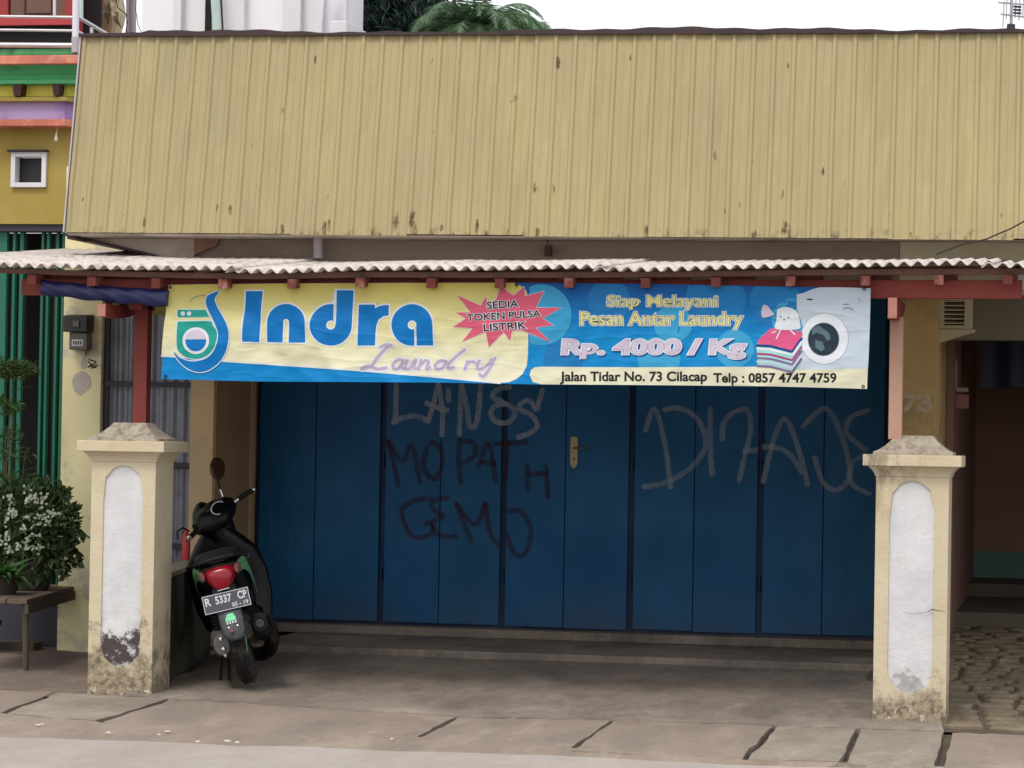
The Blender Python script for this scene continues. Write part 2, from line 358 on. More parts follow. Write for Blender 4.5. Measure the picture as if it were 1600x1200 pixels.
MT['banner_blue'] = bannerbase('banner_blue_ground', [(0,(4,126,194)),(.45,(6,132,196)),(.75,(10,110,178)),(1,(12,82,154))])
MT['banner_cream'] = bannerbase('banner_yellow_ground', [(0,(222,220,198)),(.35,(216,214,180)),(.7,(208,202,140)),(1,(196,184,92))])

# ------------------------------------------------------------------ objects
ORG = {}
def link(o): SC.collection.objects.link(o); return o
def thing(name, loc, label, cat, group=None, rot=None):
    o = bpy.data.objects.new(name, None); link(o); o.location = loc; o.empty_display_size = .1
    if rot: o.rotation_euler = rot
    o['label'] = label; o['category'] = cat
    if group: o['group'] = group
    ORG[o] = Vector(loc) if not rot else Vector((0,0,0))
    return o
def tag(o, label, cat, group=None):
    o['label'] = label; o['category'] = cat
    if group: o['group'] = group
    return o
def mesh(name, verts, faces, mat, parent=None, smooth=False, uv=None, origin=None):
    verts = [Vector(v) for v in verts]
    if parent is not None:
        og = ORG[parent]
    elif origin is not None: og = Vector(origin)
    else:
        xs = [v.x for v in verts]; ys = [v.y for v in verts]; zs = [v.z for v in verts]
        og = Vector(((min(xs)+max(xs))/2, (min(ys)+max(ys))/2, min(zs)))
    me = bpy.data.meshes.new(name); me.from_pydata([v-og for v in verts], [], faces); me.update()
    me.materials.append(MT[mat] if isinstance(mat, str) else mat)
    if smooth: me.polygons.foreach_set('use_smooth', [True]*len(me.polygons))
    if uv:
        l = me.uv_layers.new(name='UVMap')
        for lp in me.loops: l.data[lp.index].uv = uv[lp.vertex_index]
    o = bpy.data.objects.new(name, me); link(o)
    if parent is not None: o.parent = parent; ORG[o] = og
    else: o.location = og; ORG[o] = og
    return o
def struct(o): o['kind'] = 'structure'; return o
def stuff(o): o['kind'] = 'stuff'; return o
class B:
    """collects shapes for ONE mesh object"""
    def __init__(s): s.v = []; s.f = []
    def add(s, v, f):
        k = len(s.v); s.v += [Vector(q) for q in v]; s.f += [[i+k for i in q] for q in f]; return s
    def box(s, x0, x1, y0, y1, z0, z1, bev=0.0):
        v = [(x0,y0,z0),(x1,y0,z0),(x1,y1,z0),(x0,y1,z0),(x0,y0,z1),(x1,y0,z1),(x1,y1,z1),(x0,y1,z1)]
        f = [(0,3,2,1),(4,5,6,7),(0,1,5,4),(1,2,6,5),(2,3,7,6),(3,0,4,7)]
        if bev: v, f = bevel(v, f, bev)
        return s.add(v, f)
    def hexa(s, v, bev=0.0):
        f = [(0,3,2,1),(4,5,6,7),(0,1,5,4),(1,2,6,5),(2,3,7,6),(3,0,4,7)]
        if bev: v, f = bevel(v, f, bev)
        return s.add(v, f)
    def prism(s, poly, axis, a, b, bev=0.0):
        """poly 2D list; extruded along axis ('x','y','z') from a to b"""
        n = len(poly)
        mkv = {'x': lambda p, t: (t, p[0], p[1]), 'y': lambda p, t: (p[0], t, p[1]), 'z': lambda p, t: (p[0], p[1], t)}[axis]
        v = [mkv(p, a) for p in poly]+[mkv(p, b) for p in poly]
        f = [tuple(range(n))[::-1], tuple(range(n, 2*n))]+[(i, (i+1) % n, n+(i+1) % n, n+i) for i in range(n)]
        if bev: v, f = bevel(v, f, bev)
        return s.add(v, f)
    def tube(s, pts, rad, n=10, cap=True):
        pts = [Vector(p) for p in pts]
        if not isinstance(rad, (list, tuple)): rad = [rad]*len(pts)
        k = len(s.v); prev = None
        for i, p in enumerate(pts):
            d = (pts[min(i+1, len(pts)-1)]-pts[max(i-1, 0)]).normalized()
            a = prev if prev is not None else (Vector((0,0,1)) if abs(d.z) < .9 else Vector((1,0,0)))
            e1 = (a-d*a.dot(d)).normalized(); e2 = d.cross(e1); prev = e1
            for j in range(n):
                t = 2*math.pi*j/n; s.v.append(p+(e1*math.cos(t)+e2*math.sin(t))*rad[i])
        for i in range(len(pts)-1):
            for j in range(n):
                a = k+i*n+j; b = k+i*n+(j+1) % n; s.f.append([a, b, b+n, a+n])
        if cap:
            s.f.append([k+j for j in range(n)][::-1]); s.f.append([k+(len(pts)-1)*n+j for j in range(n)])
        return s
    def loft(s, secs, n=20, axis='y'):
        """secs: (t, cx, cz, rx, rz, exponent) superellipse sections along axis"""
        k = len(s.v)
        for (t, cx, cz, rx, rz, e) in secs:
            for j in range(n):
                a = 2*math.pi*j/n; c, q = math.cos(a), math.sin(a)
                x = cx+rx*math.copysign(abs(c)**(2/e), c); z = cz+rz*math.copysign(abs(q)**(2/e), q)
                s.v.append(Vector({'y': (x, t, z), 'z': (x, z, t), 'x': (t, x, z)}[axis]))
        for i in range(len(secs)-1):
            for j in range(n):
                a = k+i*n+j; b = k+i*n+(j+1) % n; s.f.append([a, b, b+n, a+n])
        s.f.append([k+j for j in range(n)][::-1]); s.f.append([k+(len(secs)-1)*n+j for j in range(n)])
        return s
    def lathe(s, c, axis, prof, n=24):
        """prof: (radius, offset along axis)"""
        c = Vector(c); ax = Vector(axis).normalized(); a = Vector((0,0,1)) if abs(ax.z) < .9 else Vector((1,0,0))
        e1 = (a-ax*a.dot(ax)).normalized(); e2 = ax.cross(e1); k = len(s.v)
        for r, h in prof:
            for j in range(n):
                t = 2*math.pi*j/n; s.v.append(c+ax*h+(e1*math.cos(t)+e2*math.sin(t))*r)
        for i in range(len(prof)-1):
            for j in range(n):
                p = k+i*n+j; q = k+i*n+(j+1) % n; s.f.append([p, q, q+n, p+n])
        s.f.append([k+j for j in range(n)][::-1]); s.f.append([k+(len(prof)-1)*n+j for j in range(n)])
        return s
    def torus(s, c, axis, R0, r, n=36, m=12, sq=1.0):
        c = Vector(c); ax = Vector(axis).normalized(); a = Vector((0,0,1)) if abs(ax.z) < .9 else Vector((1,0,0))
        e1 = (a-ax*a.dot(ax)).normalized(); e2 = ax.cross(e1); k = len(s.v)
        for i in range(n):
            t = 2*math.pi*i/n; d = e1*math.cos(t)+e2*math.sin(t)
            for j in range(m):
                q = 2*math.pi*j/m; s.v.append(c+d*(R0+r*math.cos(q))+ax*(r*sq*math.sin(q)))
        for i in range(n):
            for j in range(m):
                s.f.append([k+i*m+j, k+((i+1) % n)*m+j, k+((i+1) % n)*m+(j+1) % m, k+i*m+(j+1) % m])
        return s
    def xf(s, mtx):
        s.v = [mtx @ q for q in s.v]; return s
    def build(s, name, mat, parent=None, smooth=False, **k):
        o = mesh(name, s.v, s.f, mat, parent, smooth, **k)
        if smooth:
            o.data.set_sharp_from_angle(angle=R(38))
        return o
def bevel(v, f, w):
    bm = bmesh.new(); vs = [bm.verts.new(q) for q in v]
    for q in f: bm.faces.new([vs[i] for i in q])
    bmesh.ops.recalc_face_normals(bm, faces=bm.faces[:])
    bmesh.ops.bevel(bm, geom=bm.edges[:], offset=w, segments=2, profile=.6, affect='EDGES')
    bm.verts.index_update()
    r = [q.co.copy() for q in bm.verts], [[q.index for q in g.verts] for g in bm.faces]; bm.free(); return r
def bx(name, mat, parent, x0, x1, y0, y1, z0, z1, bev=0.0):
    return B().box(x0, x1, y0, y1, z0, z1, bev).build(name, mat, parent)
def flatgrid(poly_fn, nx, ny):
    v = []; f = []
    for j in range(ny+1):
        for i in range(nx+1): v.append(poly_fn(i/nx, j/ny))
    for j in range(ny):
        for i in range(nx): a = j*(nx+1)+i; f.append((a, a+1, a+nx+2, a+nx+1))
    return v, f
def hsh(x, y): return math.sin(x*3.1+y*1.7)*.5+math.sin(x*7.3-y*5.1+1.3)*.3+math.sin(x*15.7+y*11.9)*.2

# ================================================================== SETTING
g = B().add([(-300,-300,-.12),(300,-300,-.12),(300,300,-.12),(-300,300,-.12)], [(0,1,2,3)]).build('ground', 'yard'); struct(g)
# road: its far edge read off the photograph
re_tab = [(-400,1146),(0,1152),(600,1172),(1150,1188),(1600,1202),(2000,1212)]
edge = [G(px, py+random.uniform(-1.5,1.5), -.03) for px, py in [(x, interp(re_tab, x)) for x in range(-400, 2001, 60)]]
edge = [Vector((-60, edge[0].y, -.03))]+edge+[Vector((60, edge[-1].y, -.03))]
n = len(edge)
road = mesh('road', [(q.x, q.y, -.030) for q in edge]+[(q.x, -8.5, -.030) for q in edge], [(i+n, i+1+n, i+1, i) for i in range(n-1)], 'road'); struct(road)
# opposite side of the road, under and behind the camera
struct(B().box(-60, 60, -30, -8.5, -.11, -.01).build('pavement', 'pave'))

slab_px = [
    [(-330,1068),(84,1079),(2,1111),(-420,1102)],
    [(93,1080),(262,1089),(150,1124),(10,1113)],
    [(268,1090),(712,1117),(650,1149),(158,1127)],
    [(717,1118),(955,1123),(889,1166),(656,1151)],
    [(961,1124),(1208,1131),(1156,1184),(895,1169)],
    [(1217,1132),(1338,1136),(1311,1187),(1168,1184)],
    [(1347,1137),(1474,1141),(1459,1196),(1322,1190)],
    [(1489,1142),(1760,1150),(1760,1210),(1474,1199)]]
pave = mesh('pavement', *[(lambda vf: vf)(flatgrid(lambda a, b: Vector((lerp(-14, 10, a), lerp(-1.9, 3.2, b), -.045)), 40, 10))][0], 'dirt')
struct(pave)
for k, q in enumerate(slab_px):
    c = [G(*p) for p in q]; c = [c[3], c[2], c[1], c[0]]     # front-left, front-right, back-right, back-left
    nx, ny = max(6, int((c[1]-c[0]).length/.07)), 7
    rnd = random.Random(k)
    def fn(a, b, c=c, rnd=rnd, k=k):
        p = c[0].lerp(c[1], a).lerp(c[3].lerp(c[2], a), b)
        z = .004*hsh(p.x*1.2, p.y*1.5) - .002
        if a in (0, 1) or b in (0, 1): p = p+Vector((rnd.uniform(-.008,.008), rnd.uniform(-.012,.012), 0)); z -= .004+rnd.uniform(0,.006)
        return Vector((p.x, p.y, z))
    v, f = flatgrid(fn, nx, ny); m = len(v)
    v += [Vector((p.x, p.y, -.05)) for p in v]
    rim = [i for i in range(nx+1)]+[(j+1)*(nx+1)-1 for j in range(1, ny+1)]+[ny*(nx+1)+i for i in range(nx-1, -1, -1)]+[j*(nx+1) for j in range(ny-1, 0, -1)]
    f += [(rim[(i+1) % len(rim)], rim[i], rim[i]+m, rim[(i+1) % len(rim)]+m) for i in range(len(rim))]
    o = mesh('slab', v, f, 'slab' if k in (1,5,6) else 'pave', pave)
# verge strip between the slabs and the road
fe = [(-420,1105),(2,1114),(10,1116),(150,1127),(158,1129),(650,1151),(889,1168),(1156,1187),(1311,1191),(1459,1200),(1760,1214)]
top = [G(px, py, -.006) for px, py in fe]; bot = []
for p, (px, py) in zip(top, fe):
    q = G(px, interp(re_tab, px)+3, -.034); q = Vector((p.x, min(q.y, p.y-.02), -.034)); bot.append(q)
v = []; f = []
sub = 8
tp = []; bt = []
for i in range(len(top)-1):
    for j in range(sub):
        t = j/sub; tp.append(top[i].lerp(top[i+1], t)+Vector((0, random.uniform(-.008,.008), 0))); bt.append(bot[i].lerp(bot[i+1], t)+Vector((0, random.uniform(-.02,.02), 0)))
tp.append(top[-1]); bt.append(bot[-1]); n = len(tp)
v = tp+bt+[p+Vector((0,0,-.05)) for p in tp]
f = [(n+i, n+i+1, i+1, i) for i in range(n-1)]+[(i, i+1, 2*n+i+1, 2*n+i) for i in range(n-1)]
struct(mesh('verge', v, f, 'pave'))

XL = PX(268, .33, 1000); XR = PX(1362, 0, 1000)
# porch floor: a ramp, a low worn step, and the sill strip at the gate
xa, xb = P(200, 1080, 0).x, PX(1466, 2.9)
_bk = sorted((G(*q).x, G(*q).y) for q in [(150,1083),(262,1089),(268,1090),(712,1117),(717,1118),(955,1123),(961,1124),(1208,1131),(1217,1132),(1338,1136),(1347,1137),(1474,1141),(1500,1142)])
def porch(a, b):
    x = lerp(xa, lerp(P(1481, 1100, 0).x, xb, b), a); Y = lerp(interp(_bk, x)+.012, 2.42, b)
    z = .0 + .10*max(0, (Y+.1)/3.0) + .004*hsh(x, Y)*(0 if b == 0 else 1)-(.003 if b == 0 else 0)
    if b == 0: Y += .006*hsh(x*6, 1)
    return Vector((x, Y, z-.002))
v, f = flatgrid(porch, 60, 30)
n0 = len(v); v += [Vector((p.x, p.y, -.06)) for p in v[:61]]; f += [(i+1, i, n0+i, n0+i+1) for i in range(60)]
struct(mesh('porch_floor', v, f, 'porch', smooth=False))
struct(B().box(xa, xb, 2.42, 3.95, -.05, .128, .014).build('porch_step', 'porch'))
struct(B().box(PX(395,3.8), xb, 3.66, 3.97, .129, .19, .008).build('gate_sill', 'porch'))
v, f = flatgrid(lambda a, b: Vector((lerp(-14, xa+.1, a), lerp(-.24, 3.3, b), -.012+.02*b*b+.006*hsh(a*30, b*5))), 60, 16)
struct(mesh('yard', v, f, 'yard'))

# right neighbour: cobbled ramp, platform, back wall
path0 = PX(1484, 0, 1100)
v, f = flatgrid(lambda a, b: Vector((lerp(path0-.6, 6, a), lerp(-.22, 5.0, b), -.03+.25*max(0, lerp(-.22, 5, b))/5.0)), 20, 20)
path = mesh('path', v, f, 'dirt'); struct(path)
rows = 20; cnt = 0
rr = random.Random(5)
base_stones = []
for k in range(6):
    b = B(); sx, sy, sz = .5, .5, .5
    nn = 8; pts = [(sx*math.copysign(abs(math.cos(a))**.55, math.cos(a))*rr.uniform(.9,1.04), sy*math.copysign(abs(math.sin(a))**.55, math.sin(a))*rr.uniform(.9,1.04)) for a in [2*math.pi*(i+.5)/nn for i in range(nn)]]
    v = [(x, y, -.5) for x, y in pts]+[(x*.97, y*.97, .2) for x, y in pts]+[(x*.8, y*.8, .5+rr.uniform(-.1,.1)) for x, y in pts]
    f = [(i, (i+1) % nn, nn+(i+1) % nn, nn+i) for i in range(nn)]+[(nn+i, nn+(i+1) % nn, 2*nn+(i+1) % nn, 2*nn+i) for i in range(nn)]+[tuple(range(2*nn, 3*nn))]
    me = bpy.data.meshes.new('paving_stone'); me.from_pydata(v, [], f); me.materials.append(MT['cobble']); base_stones.append(me)
y = -.05
while y < 4.9:
    dy = rr.uniform(.15, .24); x = PX(1474, y, 1000)+rr.uniform(-.1, 0)
    xmax = PX(1615, y, 1000)+.25
    while x < xmax:
        dx = rr.uniform(.13, .30)
        o = bpy.data.objects.new('paving_stone', rr.choice(base_stones)); link(o); o.parent = path
        z = -.03+.25*max(0, y)/5.0
        o.location = Vector((x+dx/2, y+dy/2, z+.004+rr.uniform(-.005,.006)))-ORG[path]; o.scale = (dx-.012, dy-.014, .04)
        o.rotation_euler = (rr.uniform(-.03,.03), rr.uniform(-.03,.03), rr.uniform(-.07,.07)); x += dx
    y += dy

# ================================================================== SHOP BUILDING
YF, YD = 2.9, 3.8
zs = PZ(369, 1.2, 800)                      # soffit level
ztop = PZ(57, 1.44, 800)
FX0, FX1 = P(101, 363, 1.2).x, PX(1690, 1.2, 370)
print('fascia check', P(101,363,1.2).x, P(125,58,1.44).x, P(1400,375,1.2).z, P(101,363,1.2).z, 'soffit', zs, ztop)
shop = thing('shop_building', (P(800,985,YD).x, YF, 0), 'low shuttered shop with a wide ribbed ochre fascia above its porch', 'building')
xw0, xw1 = PX(97, YF), PX(155, YF)
zw = zs-.003
bx('wall', 'wall_pale', shop, xw0, xw1+.012, YF, YF+.35, -.05, zw, .006)
xo1 = PX(298, YF)
bx('wall', 'wall_pale', shop, xw0, FX0-.008, YF+.003, YF+.2, zw+.001, 3.35)
xc1 = PX(333, YF, 700)
zo = PZ(478, YF, 230)
bx('wall', 'wall_pale', shop, xw0, xo1, YF+.002, YF+.30, zo+.35, zw-.002)
xr0, xr1 = PX(1404, YF, 560), PX(1464, YF, 560)
bx('lintel', 'wall_tan', shop, xo1+.002, xr0-.002, YF+.002, YF+.9, PZ(430, YF), zw-.002)
bx('column', 'wall_tan', shop, xo1, xc1, YF, YD+.25, -.05, PZ(430, YF)-.002, .006)
bx('wall', 'wall_ochre', shop, xr0, xr1, YF, YD+.4, -.05, zw, .006)
bx('door_jamb', 'wall_tan', shop, PX(380, YD-.06, 800), PX(391, YD-.06, 800), YD-.06, YD+.2, -.05, 2.7)
# the reveal beside the gate, its shade put into a darker tan
B().box(xc1+.0005, xc1+.012, YF+.02, YD+.1, .10, 2.7).build('reveal', 'reveal', shop)
# soffit, side and back walls, roof
xe = FX1
bx('soffit', 'soffit', shop, FX0+.01, xe, 1.24, YF+.9, zs, zs+.03)
bx('roof', 'zinc', shop, FX0+.02, xe, 1.75, 9.4, ztop-.35, ztop-.30)
bx('wall', 'wall_pale', shop, FX0+.02, FX0+.18, YF+.95, 9.2, -.05, ztop-.352)
bx('wall', 'wall_pale', shop, xr1-.16, xr1-.002, YD+.42, 9.2, -.05, ztop-.352)
bx('wall', 'wall_pale', shop, FX0+.182, xr1-.162, 9.0, 9.2, -.05, ztop-.352)
bx('wall', 'void', shop, xw0+.36, xo1, YF+1.2, YF+1.3, -.05, zw-.01)  # black sheet standing in for the dark interior behind the opening
# soffit bits: patch, hanging hook, pipe stub
bx('wall_board', 'n_grey2', shop, PX(304, 1.55, 384), PX(1405, 1.55, 384), 1.55, 1.58, 2.45, zs-.002)
bx('wall_board', 'vent_paint', shop, PX(1405, 1.55, 384)+.002, xe, 1.56, 1.59, 2.45, zs-.002)  # paler paint stands in for light on the right end of the wall
mk('lit_soffit_paint', lin(184,172,162), 0.8, 0.06, 3, 0.1, coord='world', dirt=(lin(150,134,122), .5, .75, 2.5))  # light on the soffit put into a paler colour
dq = [P(104,364,1.5), P(303,366,1.5), P(303,402,1.5), P(258,402,1.5)]
B().prism([(q.x, min(q.z, zs-.002)) for q in dq], 'y', 1.50, 1.52).build('lit_soffit_board', 'lit_soffit_paint', shop)  # board added so the dark soffit corner looks lit
a_, c_ = P(104,364,1.5), P(262,402,1.5)
B().prism([(a_.x, a_.z-.001), (a_.x, a_.z-.022), (c_.x-.06, c_.z-.001), (c_.x, c_.z)], 'y', 1.47, 1.53).build('soffit_board_trim', 'dark_edge', shop)
bx('soffit_trim', 'dark_edge', shop, FX0-.005, FX0+.05, 1.26, YF, zs-.022, zs-.002)
# fascia: frame + individual ribbed sheets
def fpt(x, s, o=0.0):
    """point on the leaning fascia plane; s 0 bottom .. 1 top, o outward"""
    t = (x-FX0)/(xe-FX0)
    zb, zt = lerp(P(101,363,1.2).z, P(1600,375,1.2).z, t*.94), lerp(P(125,58,1.44).z, P(1600,53,1.44).z, t*.94)
    return Vector((x, 1.2+.24*s-o, lerp(zb, zt, s)))
fr = B(); fr.hexa([fpt(FX0+.01,0,-.03), fpt(xe,0,-.03), fpt(xe,0,-.06), fpt(FX0+.01,0,-.06), fpt(FX0+.01,.99,-.03), fpt(xe,.99,-.03), fpt(xe,.99,-.06), fpt(FX0+.01,.99,-.06)])
fas = fr.build('fascia', 'dark_edge', shop)
pitch = .1225; x = FX0; rw = random.Random(3); k = 0
while x < xe:
    b = B(); prof = []; nr = 6
    off = rw.uniform(0, .0016); dz = rw.uniform(-.006,.006)
    for i in range(nr):
        a = x+i*pitch
        prof += [(a+.004, 0), (a+.012, .012), (a+.030, .012), (a+.040, 0), (a+.068, 0), (a+.072, .003), (a+.080, .003), (a+.084, 0)]
    prof.append((x+nr*pitch+.006, -.001))
    v = []; f = []; ss = [0, .25, .5, .75, 1.0]
    for s in ss:
        for (a, o) in prof:
            jit = .004*math.sin(a*9+s*5)+.003*math.sin(a*31+s*9)+.002*math.sin(a*57-s*14)
            p = fpt(a, s, o+off+jit); v.append(p+Vector((0, 0, dz if s == 0 else 0)))
    m = len(prof)
    for j in range(len(ss)-1):
        for i in range(m-1): q = j*m+i; f.append((q, q+1, q+m+1, q+m))
    o = mesh('cladding_sheet', v, f, 'fascia', fas)
    md = o.modifiers.new('thick', 'SOLIDIFY'); md.thickness = .002; md.offset = -1
    x += nr*pitch; k += 1
# dark ragged edge strip along the top of the fascia
cv = []; cf = []; N = 120
for i in range(N+1):
    a = lerp(FX0-.01, xe, i/N); p = fpt(a, 1.0)
    h = .018+.010*math.sin(a*1.9)+.005*math.sin(a*7)+.004*math.sin(a*23)
    if i/N < .07: h *= .4
    cv += [p+Vector((0,-.035,.0)), p+Vector((0,-.035,h+.01)), p+Vector((0,.05,h+.012)), p+Vector((0,.05,0))]
for i in range(N):
    for j in range(4): q = i*4; cf.append((q+j, q+(j+1) % 4, q+4+(j+1) % 4, q+4+j))
mesh('fascia_flashing', cv, cf, 'dark_edge', shop)
# end trim of the fascia on the left
tv = [fpt(FX0-.006, 0, .02), fpt(FX0+.002, 0, .02), fpt(FX0+.002, 0, -.3), fpt(FX0-.006, 0, -.3), fpt(FX0-.006, 1, .02), fpt(FX0+.002, 1, .02), fpt(FX0+.002, 1, -.3), fpt(FX0-.006, 1, -.3)]
B().hexa(tv).build('fascia_end_trim', 'n_grey', shop)

# zinc infill beside the gate, three tiers between rails
tiers = [(492,596),(604,722),(731,848),(856,1000)]
xz0, xz1 = PX(160, YF+.07), xo1
for (a, b_) in tiers:
    z1, z0 = PZ(a, YF+.08, 230), PZ(b_, YF+.08, 230); z0 = max(z0, -.03)
    v = []; m = 0
    nseg = int((xz1-xz0-.05)/.0095)
    for zz in (z0, z1):
        for i in range(nseg+1):
            xx = xz0+.05+(xz1-xz0-.05)*i/nseg; v.append((xx, YF+.09+.009*math.sin(2*math.pi*xx/.076), zz))
    o = mesh('zinc_sheet', v, [(i, i+1, nseg+2+i, nseg+1+i) for i in range(nseg)], 'zinc', shop, smooth=True)
for py in (600, 726, 852):
    z = PZ(py, YF+.05, 230); bx('rail', 'rail_dark', shop, xz0, xz1, YF+.04, YF+.075, z-.016, z+.016)
bx('opening_frame', 'rail_dark', shop, xz0-.02, xz0+.05, YF+.05, YF+.1, -.05, zo+.35)

# ---- folding gate
zg0, zg1 = .19, 2.62
gate = bx('folding_gate', 'doordark', shop, PX(397, YD, 800), xr0+.05, YD+.05, YD+.07, zg0, zg1)
bx('top_rail', 'doordark', gate, PX(397, YD, 800), xr0+.05, YD-.03, YD+.048, zg1, zg1+.08)
bnd = [PX(q, YD, 880) for q in (397,490,594,686,784,881,984,1083,1186,1285,1384)]
bnd.append(bnd[-1]+.36)
VAL = {2, 4, 6, 8, 10, 0}
def door_y(x):
    for i in range(len(bnd)-1):
        if bnd[i] <= x <= bnd[i+1]:
            t = (x-bnd[i])/(bnd[i+1]-bnd[i]); y0 = .022 if i in VAL else 0.0; y1 = .022 if (i+1) in VAL else 0.0
            return YD+lerp(y0, y1, t)
    return YD
for i in range(len(bnd)-1):
    a, b_ = bnd[i]+(.022 if i in VAL else .003), bnd[i+1]-(.022 if (i+1) in VAL else .003)
    if b_ > xr0+.3: b_ = xr0+.3
    ya, yb = door_y(a), door_y(b_)
    z0 = zg0+.012+random.uniform(0,.012)
    q = B().hexa([(a,ya,z0),(b_,yb,z0),(b_,yb+.022,z0),(a,ya+.022,z0),(a,ya,zg1-.01),(b_,yb,zg1-.01),(b_,yb+.022,zg1-.01),(a,ya+.022,zg1-.01)], .004)
    q.build('gate_leaf', 'door' if i % 3 else 'door2', gate)
for i in sorted(VAL):
    if i in (0, 10): continue
    for zz in (.55, 1.35, 2.15):
        B().tube([(bnd[i], YD+.03, zz-.05), (bnd[i], YD+.03, zz+.05)], .009, 8).build('hinge', 'doordark', gate, True)
hx = PX(897, YD, 705); hy = door_y(hx)
hz0, hz1 = PZ(731, YD, 897), PZ(682, YD, 897)
pl = B().prism([(hx-.026, hz0+.03), (hx-.012, hz0), (hx+.012, hz0), (hx+.026, hz0+.03), (hx+.026, hz1-.012), (hx+.016, hz1), (hx-.016, hz1), (hx-.026, hz1-.012)], 'y', hy-.008, hy-.0005, .002).build('handle_plate', 'brass', gate)
zl = PZ(700, YD, 897)
B().tube([(hx+.004, hy-.006, zl), (hx+.004, hy-.045, zl), (hx+.03, hy-.052, zl), (hx+.10, hy-.050, zl+.002)], [.008,.008,.0075,.006], 8).build('handle', 'brass', gate, True)
B().tube([(hx+.001, hy-.009, zl-.075), (hx+.001, hy-.011, zl-.075)], .008, 12).build('keyhole', 'blackmetal', gate)

# ---- brush strokes
def smooth(pts, k=6):
    if len(pts) < 3: return pts
    o = []
    for i in range(len(pts)-1):
        p0 = pts[max(i-1,0)]; p1 = pts[i]; p2 = pts[i+1]; p3 = pts[min(i+2, len(pts)-1)]
        for j in range(k):
            t = j/k
            o.append(tuple(.5*((2*p1[d])+(-p0[d]+p2[d])*t+(2*p0[d]-5*p1[d]+4*p2[d]-p3[d])*t*t+(-p0[d]+3*p1[d]-3*p2[d]+p3[d])*t**3) for d in (0,1)))
    o.append(pts[-1]); return o
def densify(pts, step):
    o = [pts[0]]
    for a, b_ in zip(pts, pts[1:]):
        L = math.dist(a, b_); k = max(1, int(L/step))
        for j in range(1, k+1): o.append((lerp(a[0], b_[0], j/k), lerp(a[1], b_[1], j/k)))
    return o
def ribbon(pts, wd, rnd=None, closed_caps=True):
    """2D strip with rounded ends: verts, quads, arclength order"""
    n = len(pts); v = []; f = []
    acc = []
    for i, p in enumerate(pts):
        a = pts[max(i-1,0)]; b_ = pts[min(i+1,n-1)]; d = (b_[0]-a[0], b_[1]-a[1]); L = math.hypot(*d) or 1; nrm = (-d[1]/L, d[0]/L)
        ww = wd*.5*(1+(rnd.uniform(-.13,.13) if rnd else 0))
        acc.append((p, nrm, (d[0]/L, d[1]/L), ww))
    p, nrm, t, ww = acc[0]; pre = [((p[0]-t[0]*ww*c, p[1]-t[1]*ww*c), nrm, t, ww*s) for c, s in ((.95,.3),(.7,.71),(.35,.94))]
    p, nrm, t, ww = acc[-1]; post = [((p[0]+t[0]*ww*c, p[1]+t[1]*ww*c), nrm, t, ww*s) for c, s in ((.35,.94),(.7,.71),(.95,.3))]
    acc = pre+acc+post
    for p, nrm, t, ww in acc: v += [(p[0]+nrm[0]*ww, p[1]+nrm[1]*ww), (p[0]-nrm[0]*ww, p[1]-nrm[1]*ww)]
    for i in range(len(acc)-1): f.append((2*i, 2*i+1, 2*i+3, 2*i+2))
    return v, f
def graffiti(strokes, ox, oy, sc, wd, mat, yfn, Y0, parent, name='graffiti', base=.0015):
    vs = []; fs = []; rnd = random.Random(len(strokes))
    for si, st in enumerate(strokes):
        pts = [(ox+a/sc, oy+b_/sc) for a, b_ in st]
        pts = densify(smooth(pts), 3)
        wp = [P(a, b_, Y0) for a, b_ in pts]; p2 = [(q.x, q.z) for q in wp]
        v, f = ribbon(p2, wd, rnd); k = len(vs); m = len(v)
        for i, q in enumerate(v): vs.append((q[0], yfn(q[0])-base-si*.0003-.0002*i/m, q[1]))
        fs += [tuple(k+j for j in t) for t in f]
    return mesh(name, vs, fs, mat, parent)
graffiti([[(220,60),(217,180),(213,295)],[(203,298),(262,272),(340,264),(408,292)],[(412,285),(440,190),(472,60)],[(474,70),(486,180),(494,290),(490,372)],[(400,188),(470,215),(520,228)],[(526,112),(528,172)],
  [(603,60),(597,200),(590,370)],[(606,90),(636,220),(652,320),(695,290),(716,60)],[(880,92),(815,105),(783,150),(850,185),(912,228),(900,280),(850,304),(795,288),(775,240),(800,205),(860,190)],
  [(1078,112),(1060,170),(1040,225),(1005,172),(955,185),(942,222),(1010,255),(1048,310),(1020,352),(940,386)]], 560,580,3.75,.037,'spray_white',door_y,YD,gate)
graffiti([[(170,410),(205,540),(230,670)],[(175,415),(255,530),(310,430),(360,650)],[(400,450),(380,560),(440,632),(488,560),(480,450),(425,415)],[(592,400),(585,520),(600,655)],[(595,405),(670,420),(682,490),(605,545)],
  [(700,560),(760,420),(800,640)],[(720,530),(790,540)],[(800,425),(985,415)],[(872,410),(858,640)],[(990,560),(990,690)],[(1096,560),(1112,740)],[(990,604),(1100,600)],
  [(425,742),(320,762),(252,820),(288,930),(332,974),(420,958),(432,888),(392,892)],[(522,740),(440,762),(430,802),(500,850),(440,880),(468,958),(572,970)],
  [(660,990),(612,880),(575,780)],[(577,782),(680,900),(740,780)],[(742,780),(770,950),(822,1022)],[(876,820),(950,822),(1010,930),(980,1060),(915,1072),(866,960)]], 560,580,3.75,.036,'spray_red',door_y,YD,gate)
